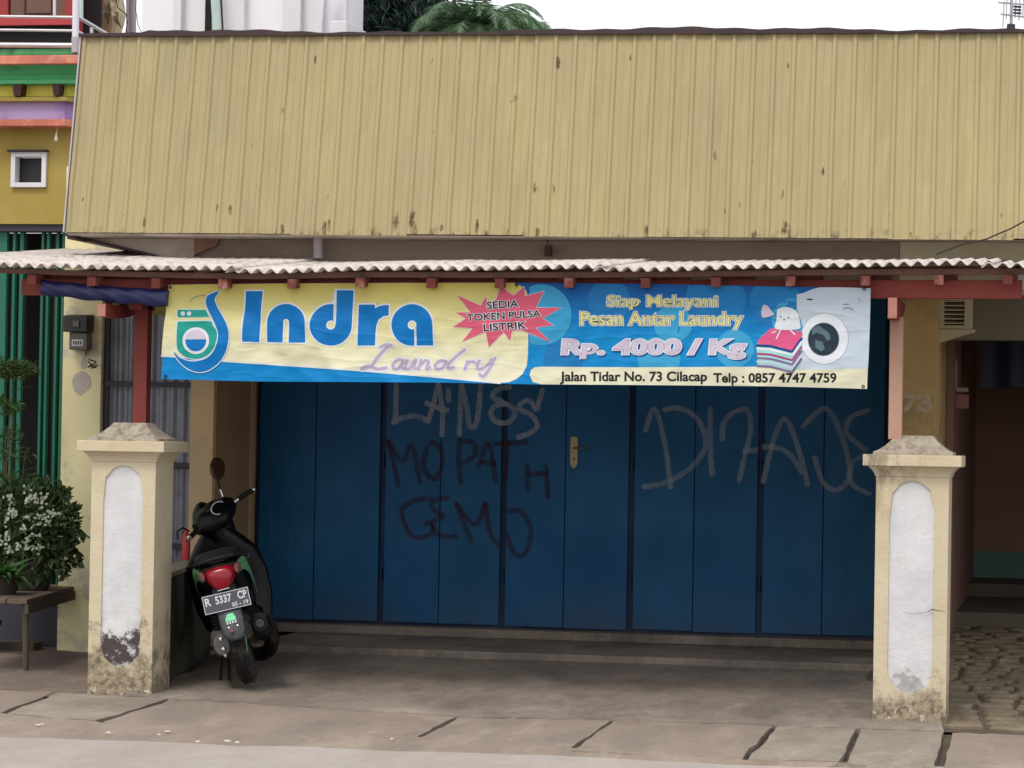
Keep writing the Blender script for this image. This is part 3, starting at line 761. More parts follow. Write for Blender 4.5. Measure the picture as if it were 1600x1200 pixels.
graffiti([[(175,262),(228,142),(288,350),(318,582)],[(168,585),(300,556),(440,470),(518,350),(480,210),(380,140),(282,145)],[(543,138),(545,400),(556,512)],[(612,312),(622,220),(680,160),(752,152),(775,250),(740,400),(708,548)],
  [(740,382),(802,375)],[(845,550),(908,300),(970,200),(1040,350),(1098,570)],[(848,356),(940,366),(1012,420),(1062,500)],[(1072,242),(1150,162),(1212,146),(1282,270),(1332,450),(1320,560),(1250,602),(1180,550),(1140,420)],
  [(1440,150),(1342,190),(1320,280),(1425,372)],[(1420,400),(1346,460),(1352,570),(1450,625)]], 960,600,3.636,.036,'spray_faint',door_y,YD,gate)

graffiti([[(8,6),(40,6),(18,42)],[(52,10),(72,4),(82,16),(68,24)],[(66,24),(86,32),(76,44),(54,40)]], 1406,616,1.8,.030,'chalk',lambda x: YF,YF,shop,'painted_number')

# ================================================================== CANOPY
eave = [(-200,408),(0,412),(60,415),(250,419.5),(400,421.5),(560,418),(750,419),(1000,418),(1300,414),(1600,412),(1900,410)]
back = [(-200,388),(0,390),(240,391),(400,397),(560,401),(900,403),(1200,402),(1330,405),(1900,406)]
YE = -.25
ez = [(P(px, py, YE).x, P(px, py, YE).z) for px, py in eave]; bz = [(P(px, py, YF).x, P(px, py, YF).z) for px, py in back]
def roofz(x, y): return lerp(interp(ez, x), interp(bz, x), (y-YE)/(YF-YE))-.008
cx0, cx1 = PX(-120, YE, 415), PX(1740, YE, 415)
can = thing('canopy', ((cx0+cx1)/2, 0, 0), 'porch canopy of wavy fibre cement sheets on red timber beams and posts', 'canopy')
sw = 14*.076; x = cx0-.3; k = 0; rc = random.Random(11)
def sheet(x0, x1, y0, y1, dz, tilt):
    nx = int((x1-x0)/.0095); ny = 10; v = []; f = []
    for j in range(ny+1):
        yy = lerp(y0, y1, j/ny)
        for i in range(nx+1):
            xx = lerp(x0, x1, i/nx); v.append((xx, yy, roofz(xx, yy)+.0135*math.cos(2*math.pi*xx/.076)+dz+tilt*(yy-y0)+.004*math.sin(xx*5+k)))
    for j in range(ny):
        for i in range(nx): q = j*(nx+1)+i; f.append((q, q+1, q+nx+2, q+nx+1))
    o = mesh('roof_sheet', v, f, 'asbestos', can, smooth=True)
    md = o.modifiers.new('thick', 'SOLIDIFY'); md.thickness = .006; md.offset = 1
while x < cx1:
    d = (k % 2)*.009
    sheet(x, x+sw+.06, YE+rc.uniform(-.02,.015), YF-.01, d, 0)
    x += sw; k += 1
for px in (50,143,243,350,457,564,673,780,890,1008,1118,1235,1352,1467,1575):
    xx = PX(px, YE+.1, 434); h = .056
    z0, z1 = roofz(xx, YE+.08)-.050, roofz(xx, YF)-.050
    y0 = YE+.09+rc.uniform(-.02,.02)
    b = B().hexa([(xx-.026,y0,z0-h),(xx+.026,y0,z0-h),(xx+.026,YF,z1-h),(xx-.026,YF,z1-h),(xx-.026,y0,z0),(xx+.026,y0,z0),(xx+.026,YF,z1),(xx-.026,YF,z1)], .003)
    b.build('rafter', 'red_rafter', can)
for yy in (YE+.12, 1.3, 2.6):
    pts = [lerp(cx0, cx1, i/24) for i in range(25)]
    b = B(); v = []; f = []
    for xx in pts:
        z = roofz(xx, yy)-.018; v += [(xx, yy, z-.030), (xx, yy+.05, z-.030), (xx, yy+.05, z), (xx, yy, z)]
    for i in range(24):
        for j in range(4): q = i*4; f.append((q+j, q+(j+1) % 4, q+4+(j+1) % 4, q+4+j))
    mesh('purlin', v, f, 'batten', can)
# main beam
def beamz(px, py): return P(px, py, -.02).z
bL, bR = P(33, 448, -.02).x, P(1597, 452, -.02).x
zlb, zlt, zrb, zrt = beamz(50, 461), beamz(50, 436), beamz(1480, 466), beamz(1480, 437)
B().hexa([(bL,-.02,zlb),(bR,-.02,zrb),(bR,.06,zrb),(bL,.06,zlb),(bL,-.02,zlt),(bR,-.02,zrt),(bR,.06,zrt),(bL,.06,zlt)], .004).build('beam', 'red_beam', can)
# brackets that carry the beam, and posts
def bracket(px, zt, zb, name='bracket', mat='red_beam'):
    x0 = PX(px, -.14, 485); wv = .052
    prof = [(-.14, zb), (.10, zb), (.30, zb+.02), (.48, zb+.06), (.60, zt-.006), (.60, zt), (-.14, zt)]
    B().prism(prof, 'x', x0, x0+wv, .002).build(name, mat, can)
    B().box(x0+.002, x0+wv-.002, -.1425, -.1402, zb+.003, zt-.003).build('bracket_end', 'endgrain', can)
    return x0
bl0 = bracket(152, PZ(474, -.14, 160), PZ(495, -.14, 160))
br0 = bracket(1387, zrb-.003, PZ(498, -.14, 1397))
zcapT = 1.57
xl = P(208, 600, .17).x; xl1 = P(229, 600, .17).x
B().box(xl, xl1, .17, .17+(xl1-xl), zcapT-.02, zlb-.003, .004).build('post', 'red_post', can)
xr = P(1389, 600, .08).x; xr_1 = P(1410, 600, .08).x
B().box(xr, xr_1, .08, .155, zcapT-.02, zrb-.10, .004).build('post', 'red_post_faded', can)
B().box(xl-.0, xl1, .062, .30, zlb-.075, zlb-.004, .003).build('beam_spacer', 'red_beam', can)

# rolled tarpaulin under the left end of the beam
pts = []; rad = []
for i in range(26):
    t = i/25; px = lerp(66, 262, t); pc = lerp(449, 466, t)+1.5*math.sin(t*3.1); hh = lerp(11.5, 13.5, t)
    p = P(px, pc, -.085-.012*t); pts.append(p); rad.append(hh/272*(1+.04*math.sin(t*23)))
tb = B(); tb.tube(pts, rad, 20)
tb.v = [Vector((q.x, (q.y+.09)*.62-.09+.004*math.sin(q.x*50+q.z*90), q.z+.003*math.sin(q.x*30))) for q in tb.v]
tarp = tag(tb.build('rolled_tarp', 'tarp', None, True), 'dark blue tarpaulin rolled up and tied under the left end of the beam', 'tarpaulin')

# ================================================================== PILLARS
def pillar(px0, px1, pym, label, dep):
    x0, x1 = P(px0, pym, 0).x, P(px1, pym, 0).x; cx = (x0+x1)/2; W = (x1-x0)/2
    t = thing('gate_pillar', (cx, dep/2, 0), label, 'pillar', 'plastered pillars carrying the canopy posts')
    H = 1.345
    r = W*.62; zc0, zc1 = .145+r, 1.335-r-.01; cz = (zc0+zc1)/2
    NA = 64; inner = []; outer = []
    ca = [math.atan2(s2*(H/2), s1*W) for s1 in (1,-1) for s2 in (1,-1)]
    # radial rays from the panel centre, with the corners among them
    angs = sorted([2*math.pi*i/NA-math.pi+.013 for i in range(NA)]+[math.atan2(zz-cz, s*W) for s in (1,-1) for zz in (-.05, H)])
    for a in angs:
        c, s = math.cos(a), math.sin(a)
        # stadium radius
        lo, hi = 0, 2
        for _ in range(40):
            m = (lo+hi)/2; X, Z = m*c, cz+m*s
            ins = (abs(X) <= r and zc0 <= Z <= zc1) or (X*X+(Z-zc1)**2 <= (r*.985)**2 and Z > zc1) or (X*X+(Z-zc0)**2 <= (r*.985)**2 and Z < zc0)
            lo, hi = (m, hi) if ins else (lo, m)
        inner.append((lo*c, cz+lo*s))
        k1 = W/abs(c) if abs(c) > 1e-6 else 1e9; k2 = ((H-cz)/s if s > 0 else (-.05-cz)/s) if abs(s) > 1e-6 else 1e9
        m = min(k1, k2); outer.append((m*c, cz+m*s))
    n = len(angs); v = [(cx+a, 0, b_) for a, b_ in outer]+[(cx+a, 0, b_) for a, b_ in inner]+[(cx+a*.985, .014, cz+(b_-cz)*.995) for a, b_ in inner]+[(cx+a, dep, b_) for a, b_ in outer]
    f = [(i, (i+1) % n, n+(i+1) % n, n+i) for i in range(n)]+[(n+i, n+(i+1) % n, 2*n+(i+1) % n, 2*n+i) for i in range(n)]
    f += [((i+1) % n, i, 3*n+i, 3*n+(i+1) % n) for i in range(n)]+[tuple(range(3*n, 4*n))]
    mesh('shaft', v, f, 'plaster', t)
    pv = [(cx+a*.99, .013, cz+(b_-cz)*.997) for a, b_ in inner]
    mesh('inset_panel', pv+[(cx, .010, cz)], [(i, (i+1) % n, n) for i in range(n)], 'panel', t)
    # cove, slab, pagoda top
    def frus(secs, name, mat):
        v = []; f = []
        for (z, e) in secs: v += [(cx-W-e, -e, z), (cx+W+e, -e, z), (cx+W+e, dep+e, z), (cx-W-e, dep+e, z)]
        for i in range(len(secs)-1):
            for j in range(4): q = i*4; f.append((q+j, q+(j+1) % 4, q+4+(j+1) % 4, q+4+j))
        f += [(3,2,1,0), tuple(len(v)-4+j for j in range(4))]
        return mesh(name, v, f, mat, t)
    frus([(H+.0005, .006), (H+.012, .008), (H+.030, .018), (H+.050, .038), (H+.056, .042)], 'cove', 'plaster')
    v, f = bevel([(cx-W-.07,-.07,1.402),(cx+W+.07,-.07,1.402),(cx+W+.07,dep+.07,1.402),(cx-W-.07,dep+.07,1.402),(cx-W-.07,-.07,1.465),(cx+W+.07,-.07,1.465),(cx+W+.07,dep+.07,1.465),(cx-W-.07,dep+.07,1.465)],
                 [(0,3,2,1),(4,5,6,7),(0,1,5,4),(1,2,6,5),(2,3,7,6),(3,0,4,7)], .005)
    mesh('cap_slab', v, f, 'plaster', t)
    frus([(1.4655, .02), (1.480, .018), (1.492, -.010), (1.512, -.040), (1.545, -.075), (1.57, -.095), (1.572, -.10)], 'cap_top', 'cap_top')
    return t
pillar(140, 240, 900, 'left plastered pillar with black mould in the foot of its white oval panel', .33)
pillar(1366, 1480, 950, 'right plastered pillar with brown run-off stains under its cap and a crack', .36)
# crack on the right pillar
cp = [(1411,957),(1430,959),(1448,957),(1456,952),(1464,954),(1477,955)]
b = B(); b.tube([P(a, b_, -.0005) for a, b_ in cp], [.0005,.0008,.0012,.0028,.0014,.0008], 6)
ck = b.build('crack', 'bench_leg', bpy.data.objects['gate_pillar.001'])

# ================================================================== BANNER
YB = -.075
btop = [(250,446),(265,444.5),(400,443),(560,442),(780,441.5),(1000,443.5),(1360,450.5)]
bbot = [(250,592),(400,596),(560,597),(700,598),(850,601),(1000,602),(1200,604),(1355,608)]
def bsurf(px, py, o=0.0):
    """photo measurement on the banner -> point on the rippled cloth, o towards the street"""
    t = (px-250)/1110; v_ = (py-442)/160
    p = P(px, py, YB)
    amp = .35+.65*min(1, max(0, v_))
    d = .006*math.sin(t*19+v_*3.0+2*math.sin(t*5))*amp+.005*math.sin(t*11-v_*7+1)*amp+.0016*math.sin(t*61+v_*9)*amp
    d += .003*math.sin((t*52+v_*11))*math.exp(-((t-.3)/.2)**2)
    d += .005*math.sin(v_*8+t*5)+.0012*math.sin(t*140+v_*26+3*math.sin(t*9))
    for (k0, s0, a0) in ((.10,.020,.006),(.17,.016,-.005),(.26,.022,.006),(.345,.015,-.004),(.45,.02,.004),(.62,.018,.004),(.75,.016,-.004),(.86,.02,.005)):
        u_ = t-k0-v_*.09*(1 if t < .5 else -.4); d += 2.4*a0*math.exp(-(u_/(s0*.8))**2)
    # pull creases running down from the upper left tie
    s = (v_*.16-(t-.01)*.42); d += .012*math.exp(-(s/.014)**2)*math.exp(-t*5)+.010*math.exp(-((s+.06)/.016)**2)*math.exp(-t*4)+.008*math.exp(-((s-.05)/.012)**2)*math.exp(-t*4)
    return Vector((p.x, YB-.012+d-o, p.z))
banner = thing('banner', (P(800,600,YB).x, YB, P(800,600,YB).z), 'printed vinyl laundry banner stretched below the canopy with washing machine picture', 'banner')
def bside(py): return lerp(262, 252, (py-446)/146), lerp(1361, 1355, (py-450)/158)
def sheetgrid(nx, ny):
    v = []; f = []; uv = []
    for j in range(ny+1):
        for i in range(nx+1):
            a, c = i/nx, j/ny
            L, Rr = lerp(252, 263, c), lerp(1355, 1361, c); px = lerp(L, Rr, a); py = lerp(interp(bbot, px), interp(btop, px), c)
            v.append(bsurf(px, py)); uv.append((a, c))
    for j in range(ny):
        for i in range(nx): q = j*(nx+1)+i; f.append((q, q+1, q+nx+2, q+nx+1))
    return v, f, uv
v, f, uv = sheetgrid(500, 64)
bo = mesh('cloth', v, f, 'banner_blue', banner, smooth=True, uv=uv)
lay = [0]
def clipy(px, py): return min(max(py, interp(btop, px)+.6), interp(bbot, px)-.6)
def decal(name, tris_v, tris_f, mat, layer, parent=banner, step=3.5, uvgrad=False, surf=bsurf):
    """cut a flat print shape into small faces and lay it on the cloth"""
    bm = bmesh.new(); vs = [bm.verts.new((a, b_, 0)) for a, b_ in tris_v]
    for t in tris_f:
        try: bm.faces.new([vs[i] for i in t])
        except ValueError: pass
    xs = [a for a, _ in tris_v]; ys = [b_ for _, b_ in tris_v]
    for lo, hi, ax in ((min(xs), max(xs), 0), (min(ys), max(ys), 1)):
        q = math.floor(lo/step)*step+step
        while q < hi:
            co = [0,0,0]; co[ax] = q; no = [0,0,0]; no[ax] = 1
            bmesh.ops.bisect_plane(bm, geom=bm.verts[:]+bm.edges[:]+bm.faces[:], dist=1e-5, plane_co=co, plane_no=no); q += step
    bm.verts.index_update()
    V = [surf(q.co.x, q.co.y, .0009*layer+.0008) for q in bm.verts]; F = [[q.index for q in g_.verts] for g_ in bm.faces]
    UV = [(0, 1-(q.co.y-442)/160) for q in bm.verts] if uvgrad else None
    bm.free()
    m = INK[mat] if mat in INK else MT[mat]
    # make faces look at the street
    F2 = []
    for t in F:
        nrm = (V[t[1]]-V[t[0]]).cross(V[t[2]]-V[t[0]]); F2.append(t if nrm.y < 0 else t[::-1])
    return mesh(name, V, F2, m, parent, uv=UV)
def tess(poly, holes=()):
    L = [[Vector((a, b_, 0)) for a, b_ in poly]]+[[Vector((a, b_, 0)) for a, b_ in h] for h in holes]
    flat = [(q.x, q.y) for l in L for q in l]; return flat, [tuple(t) for t in geometry.tessellate_polygon(L)]
def pdecal(name, poly, mat, layer, holes=(), **k):
    v, f = tess(poly, holes); return decal(name, v, f, mat, layer, **k)
def offs(poly, d):
    A = sum(a[0]*b_[1]-b_[0]*a[1] for a, b_ in zip(poly, poly[1:]+poly[:1])); s = 1 if A > 0 else -1; n = len(poly); o = []
    for i in range(n):
        a, p, c = poly[i-1], poly[i], poly[(i+1) % n]
        d1 = Vector((p[0]-a[0], p[1]-a[1])); d2 = Vector((c[0]-p[0], c[1]-p[1]))
        if d1.length < 1e-6 or d2.length < 1e-6: o.append(p); continue
        d1.normalize(); d2.normalize(); n1 = Vector((d1.y, -d1.x))*s; n2 = Vector((d2.y, -d2.x))*s; m = n1+n2
        if m.length < .2: m = n1
        m.normalize(); k = min(1.35, 1/max(.3, m.dot(n1))); o.append((p[0]+m.x*d*k, p[1]+m.y*d*k))
    return o
def circ(cx, cy, r, a0=0, a1=360, n=28, ry=None):
    ry = ry or r; return [(cx+r*math.cos(R(lerp(a0, a1, i/n))), cy+ry*math.sin(R(lerp(a0, a1, i/n)))) for i in range(n+(0 if abs(a1-a0) == 360 else 1))]
def rib_decal(name, pts, wd, mat, layer, smoothit=True, **k):
    pts = densify(smooth(pts) if smoothit else pts, 2.5); v, f = ribbon(pts, wd); return decal(name, v, f, mat, layer, **k)
# grounds
cream = []
for px in (263,): cream.append((px, clipy(px, 0)))
cream = [(px, interp(btop, px)+.4) for px in range(263, 812, 12)]+[(815,447),(822,453),(826,462),(827,480),(826,520),(825,555),(823,572),(817,584),(808,592),(797,597),(782,598.5)]
cream += [(740,594.5),(700,590.5),(640,585),(560,578.5),(500,574),(440,570),(390,566.5),(350,564),(300,559),(253,556)]
pdecal('print_ground', cream, 'banner_cream', 0, uvgrad=True)
rib_decal('print_edge', [(253,556.5),(300,559.5),(350,564.5),(440,570.5),(560,579),(700,591),(782,599)], 2.2, 'white', 1)
strip = [(828,586),(830,578),(836,574),(846,573),(1000,574),(1200,573),(1356.5,573)]+[(px, interp(bbot, px)-.4) for px in [1355]+list(range(1350, 835, -14))]+[(833,597)]
# bubbles on the blue
for (cx_, cy_, r_, m_) in [(846,492,48,'cyan'),(952,470,34,'midblue'),(1052,506,30,'cyan'),(1030,560,34,'cyan'),(1120,470,46,'midblue'),(1212,470,40,'midblue'),(1148,545,30,'cyan'),(1240,500,34,'cyan'),(880,560,30,'midblue'),(1310,458,26,'midblue')]:
    pl_ = [(a, clipy(a, b_)) for a, b_ in circ(cx_, cy_, r_)]
    if cx_ == 846: pl_ = [(max(a, 828), b_) for a, b_ in pl_]
    pdecal('print_bubble', pl_, m_, 1)
for a, b_ in (((1078,446),(1060,520)),((1098,446),(1112,500))): rib_decal('print_ray', [a, b_], 3, 'midblue', 1.6)
pdecal('print_bar', strip, 'cream', 2)
# logo
def L2(a, b_): return (240+a/5, 430+b_/5)
lg = [L2(*q) for q in [(190,270),(410,270),(425,300),(440,328),(190,330)]]
pdecal('logo_machine_top', offs(lg, 1.2), 'white', 1); pdecal('logo_machine_top', lg, 'teal', 2)
body = [L2(*q) for q in smooth([(190,362),(300,360),(448,360),(470,395),(500,440),(505,500),(480,570),(430,625),(350,655),(260,640),(205,600),(188,560),(188,450)],4)]
pdecal('logo_machine_body', offs(body, 1.4), 'white', 1.3); pdecal('logo_machine_body', body, 'teal', 2.3)
pdecal('logo_dial', circ(*L2(232,300), 3.4), 'white', 3); pdecal('logo_dial', circ(*L2(282,300), 3.4), 'white', 3)
pdecal('logo_drum', circ(*L2(338,512), 21), 'white', 3)
pdecal('logo_drum', circ(*L2(338,512), 16.8), 'lavender', 3.6)
wv_ = [(L2(338,512)[0]+16.6*math.cos(a), L2(338,512)[1]+16.6*math.sin(a)) for a in [math.pi*i/20*.98+.09-.05 for i in range(21)]]
wv_ = [p for p in wv_ if p[1] > 528]+[]
cxL, cyL = L2(338,512)
half = [(cxL+16.4*math.cos(R(a)), cyL+16.4*math.sin(R(a))) for a in range(-8, 189, 7)]
top_ = [(lerp(cxL-16, cxL+16, i/12), cyL-2.4+(.8 if i % 2 else 0)) for i in range(13)]
pdecal('logo_water', half+top_, 'blue', 4.2)
sw_out = [(520,122),(495,160),(478,190),(500,250),(545,320),(585,400),(598,470),(580,580),(530,670),(450,735),(370,758),(290,740),(220,690),(175,630),(165,592)]
sw_in = [(200,640),(270,668),(340,672),(420,650),(475,600),(505,530),(512,460),(495,400),(460,330),(425,260),(408,210),(418,165),(460,140)]
swp = [L2(*q) for q in smooth(sw_out, 4)+smooth(sw_in, 4)]
pdecal('logo_swoosh', offs(swp, 1.5), 'white', 4.6); pdecal('logo_swoosh', swp, 'blue', 5.2)
rib_decal('logo_tail', [L2(430,165), L2(360,160), L2(310,180), L2(285,210)], 1.0, 'shade', 2)
# the name in fat rounded letters
def arc(cx, cy, r, a0, a1, n=16): return [(cx+r*math.cos(R(lerp(a0, a1, i/n))), cy+r*math.sin(R(lerp(a0, a1, i/n)))) for i in range(n+1)]
I_ = [(384.4,455),(411,455),(408,494),(406,534.5),(380,534),(381.5,494)]
n_ = [(418,534.5)]+[(418,505)]+arc(448.2,505,30,180,360)+[(478.2,535.5),(452.6,535.4)]+[(452.6,505)]+arc(448,503,4.6,0,-180,8)+[(443,535)]
d_ = [(526.3,453.5),(552,453.5),(550.5,508)]+arc(518,507.5,32.5,2,270,26)+[(521.8,476),(521.8,500.5)]+arc(518,508,7.2,-60,-330,14)+[(526,505)]
r_ = [(560.4,476),(586,476),(587,482)]+[(592,479),(600,477),(608.2,476.8),(608.2,493),(600,494),(592,499),(588,508),(586.6,520),(586.4,540),(559.4,540)]
a_ = [(677.6,540),(651.8,540),(651.5,510)]+arc(645,507.6,6.8,10,330,14)[0:0]+arc(645.2,507.8,7,20,-300,16)+[(648.4,515),(648.2,540),(642,540.2)]+arc(645,508,32.5,95,360,26)
for q in (I_, n_, d_, r_, a_):
    pdecal('lettering_outline', offs(q, 2.6), 'white', 2.0)
for q in (I_, n_, d_, r_, a_): pdecal('lettering', q, 'blue', 3.0)
# script word
def Z7(a, b_): return (540+a/4.706, 430+b_/4.706)
scr = [[(335,515),(290,545),(235,610),(190,670),(120,690),(170,668),(240,690),(300,680)], [(425,628),(385,620),(350,655),(355,688),(390,684),(425,632)], [(428,622),(412,678),(440,684)], [(455,625),(440,680),(475,685),(515,625)], [(522,622),(505,680),(530,685)], [(560,625),(545,690)], [(550,670),(590,630),(615,640),(600,690),(625,680)],
       [(745,636),(700,630),(665,662),(678,690),(715,682),(748,642)], [(878,548),(815,600),(765,655),(762,688),(800,678)], [(900,636),(882,690)], [(888,668),(918,636),(952,640)], [(985,630),(968,668),(990,690),(1040,665),(1072,622)], [(1098,612),(1060,688),(1018,744),(990,730)], [(340,520),(300,512),(255,528)]]
for s_ in scr:
    pts = [Z7(a, b_) for a, b_ in s_]; rib_decal('script_shadow', [(a+.6, b_+.4) for a, b_ in pts], 8.6, 'white', 1.2+.05*scr.index(s_))
for s_ in scr:
    pts = [Z7(a, b_) for a, b_ in s_]; rib_decal('script_lettering', pts, 4.6, 'pale', 2.4+.1*scr.index(s_))
# burst
star = [Z7(*q) for q in [(825,148),(1000,225),(1030,160),(1050,205),(1110,180),(1145,85),(1240,150),(1315,85),(1325,155),(1465,118),(1405,240),(1590,240),(1455,320),(1535,370),(1400,385),(1510,490),(1300,405),(1225,410),(1210,480),(1165,420),(1055,530),(1035,415),(860,490),(940,390),(795,380),(890,320),(815,275),(925,275)]]
pdecal('burst_outline', offs(star, .9), 'white', 2.0); pdecal('burst', star, 'star', 2.8)
def text_tris(s, x0, x1, y0, y1, off=0.0, rot=0.0, shear=0.0):
    cu = bpy.data.curves.new('t', 'FONT'); cu.body = s; cu.size = 1; cu.fill_mode = 'FRONT'; cu.shear = shear; cu.resolution_u = 4
    o = bpy.data.objects.new('t', cu); link(o); C.view_layer.update()
    def grab():
        dg = C.evaluated_depsgraph_get(); me = bpy.data.meshes.new_from_object(o.evaluated_get(dg)); V = [(q.co.x, q.co.y) for q in me.vertices]; F = [tuple(p.vertices) for p in me.polygons]; bpy.data.meshes.remove(me); return V, F
    V0, _ = grab(); ax, bx_ = min(v[0] for v in V0), max(v[0] for v in V0); ay, by = min(v[1] for v in V0), max(v[1] for v in V0)
    if off: cu.offset = off; C.view_layer.update(); V, F = grab()
    else: V, F = V0, _
    bpy.data.objects.remove(o); bpy.data.curves.remove(cu)
    sx, sy = (x1-x0)/(bx_-ax), (y1-y0)/(by-ay); mx, my = (x0+x1)/2, (y0+y1)/2; c, s_ = math.cos(R(rot)), math.sin(R(rot)); out_ = []
    for (a, b_) in V:
        X = x0+(a-ax)*sx; Y = y1-(b_-ay)*sy; dx, dy = X-mx, Y-my; out_.append((mx+dx*c+dy*s_, my-dx*s_+dy*c))
    return out_, F
def text(s, box, layers, rot=0, shear=0.0, name='lettering', **k):
    for (mat, off, lay_) in layers:
        v, f = text_tris(s, *box, off=off, rot=rot, shear=shear)
        iv = sorted((min(v[i][0] for i in t), max(v[i][0] for i in t), n_) for n_, t in enumerate(f)); words = []; hi = -1e9
        for a, b_, n_ in iv:
            if a > hi+1.9: words.append([])
            words[-1].append(n_); hi = max(hi, b_)
        for wd in words:                      # one object per printed word
            used = sorted({i for n_ in wd for i in f[n_]}); ix = {q: i for i, q in enumerate(used)}
            decal(name if lay_ == layers[-1][2] else name+'_outline', [v[q] for q in used], [tuple(ix[i] for i in f[n_]) for n_ in wd], mat, lay_, **k)
for s_, bxx, rt in (('SEDIA', (762,811,470.5,481.5), 3.5), ('TOKEN PULSA', (731,846,488,498.5), 3.5), ('LISTRIK', (757,823,504.5,515.5), 3.5)):
    text(s_, bxx, [('white', .07, 3.6), ('black', .014, 5.4)], rot=rt)
    # little slab feet that make the face a serif one
text('Siap Melayani', (950,1121,462,484), [('white', .078, 2.6), ('darkoutline', .032, 3.4), ('yellowtext', .008, 4.2)])
text('Pesan Antar Laundry', (908,1160,488,514), [('white', .078, 2.6), ('darkoutline', .032, 3.4), ('yellowtext', .008, 4.2)])
for dx_ in (1.6,):
    v, f = text_tris('Rp. 4000 / Kg', 880+dx_, 1164+dx_, 532, 560, off=.08, shear=.05); decal('price_shadow', [(a, b_+1.8) for a, b_ in v], f, 'navy', 2.2)
text('Rp. 4000 / Kg', (880,1164,531,560), [('white', .08, 3.0), ('pale', .036, 3.6), ('lavender', .012, 4.2)], shear=.05, name='price')
text('Jalan Tidar No. 73 Cilacap', (876,1105,581,600), [('black', .030, 3)]); text('Telp : 0857 4747 4759', (1116,1307,583.5,602), [('black', .030, 3)])
# washing machine picture
def Z1(a, b_): return (1100+a/5.333, 430+b_/5.333)
mach = [Z1(*q) for q in [(775,160),(830,150),(900,120),(960,104),(1100,102),(1260,106),(1391,112),(1387,300),(1377,600),(1369,778),(800,790),(815,600),(830,450),(800,350),(775,280)]]
pdecal('print_machine', mach, 'machine', 2.2)
pdecal('machine_door_ring', circ(*Z1(1005,530), 38, ry=40.5), 'rim', 2.8); pdecal('machine_door_ring', circ(*Z1(1005,530), 37, ry=39.5), 'white', 3.3)
pdecal('machine_glass', circ(*Z1(998,535), 25, ry=26.5), 'rim', 3.8); pdecal('machine_glass', circ(*Z1(998,535), 24, ry=25.5), 'glass', 4.3)
pdecal('machine_glass_light', [Z1(*q) for q in [(905,440),(960,420),(1040,480),(1060,530),(1030,550),(1000,500),(940,480),(900,500)]], 'glass2', 4.8)
pdecal('machine_glass_light', [Z1(*q) for q in [(930,540),(990,560),(1010,610),(980,640),(930,600)]], 'glass2', 4.8)
rib_decal('machine_trim', [Z1(865,203), Z1(905,203)], 2.2, 'black', 3); rib_decal('machine_trim', [Z1(1160,245), Z1(1210,243)], 1.4, 'shade', 3); rib_decal('machine_trim', [Z1(1165,285), Z1(1200,272), Z1(1245,288)], 1.6, 'shade', 3)
rib_decal('machine_trim', [Z1(1285,190), Z1(1305,215)], 1.0, 'shade', 3)
# folded clothes
pdecal('clothes_pile', [Z1(*q) for q in [(440,580),(450,770),(560,775),(740,795),(800,780),(822,640),(825,480),(560,440),(480,510)]], 'mint', 3.4)
pdecal('clothes_pile', [Z1(*q) for q in [(450,540),(560,440),(650,455),(820,470),(822,500),(750,640),(640,600),(450,570)]], 'pink', 4.0)
for i, (y_, m_) in enumerate(((585,'navy'),(612,'white'),(655,'pinkdark'),(690,'purple'),(722,'machine'),(755,'purple'))):
    pts = [Z1(445, y_), Z1(560, y_+8), Z1(740, y_+55), Z1(815, y_-55)]; rib_decal('clothes_fold', pts, 3.2 if i else 4.0, m_, 4.5+.2*i, smoothit=False)
pdecal('toy_print', [Z1(*q) for q in smooth([(610,290),(650,268),(700,268),(760,290),(790,330),(800,400),(790,450),(600,450),(605,380)],3)], 'white', 4.4)
pdecal('toy_print', [Z1(*q) for q in [(485,265),(500,245),(530,255),(590,330),(530,350),(485,355),(475,310)]], 'lavender', 4.4)
for q in ((670,370),(705,355),(640,345)): pdecal('toy_print', circ(*Z1(*q), 1.6, n=10), 'shade', 5.0)
for a_, b2 in (((640,455),(605,530)),((600,470),(570,480)),((715,455),(760,495))): rib_decal('toy_print', [Z1(*a_), Z1(*b2)], 2.0, 'white', 5.2)
# eyelets and ties
for px, py in ((259,588),(1349,604),(808,446),(1351,452),(266,449)):
    p = bsurf(px, py, .004); B().torus(p, (0,1,0), .007, .0025, 14, 6).build('eyelet', 'blackmetal', banner)
for px, py in ((808,446),(1351,452),(266,449)):
    p = bsurf(px, py, .004); B().tube([p, p+Vector((-.01,.0,.05)), p+Vector((-.03,.03,.12))], .0016, 5).build('tie', 'wire', banner)

# ================================================================== LEFT NEIGHBOUR
YN = 3.15
nb = thing('neighbour_house', (-7.6, YN, 0), 'colourful two storey house with purple, yellow and green balcony bands left of the shop', 'house')
NX0 = PX(97, YN, 360)-4.2; NX1 = xw0+.04
zg = PZ(350, YN, 60); zsof = PZ(196, YN, 60)
wx0, wx1 = PX(19, YN, 265), PX(74, YN, 265); wz0, wz1 = PZ(293, YN, 46), PZ(238, YN, 46)
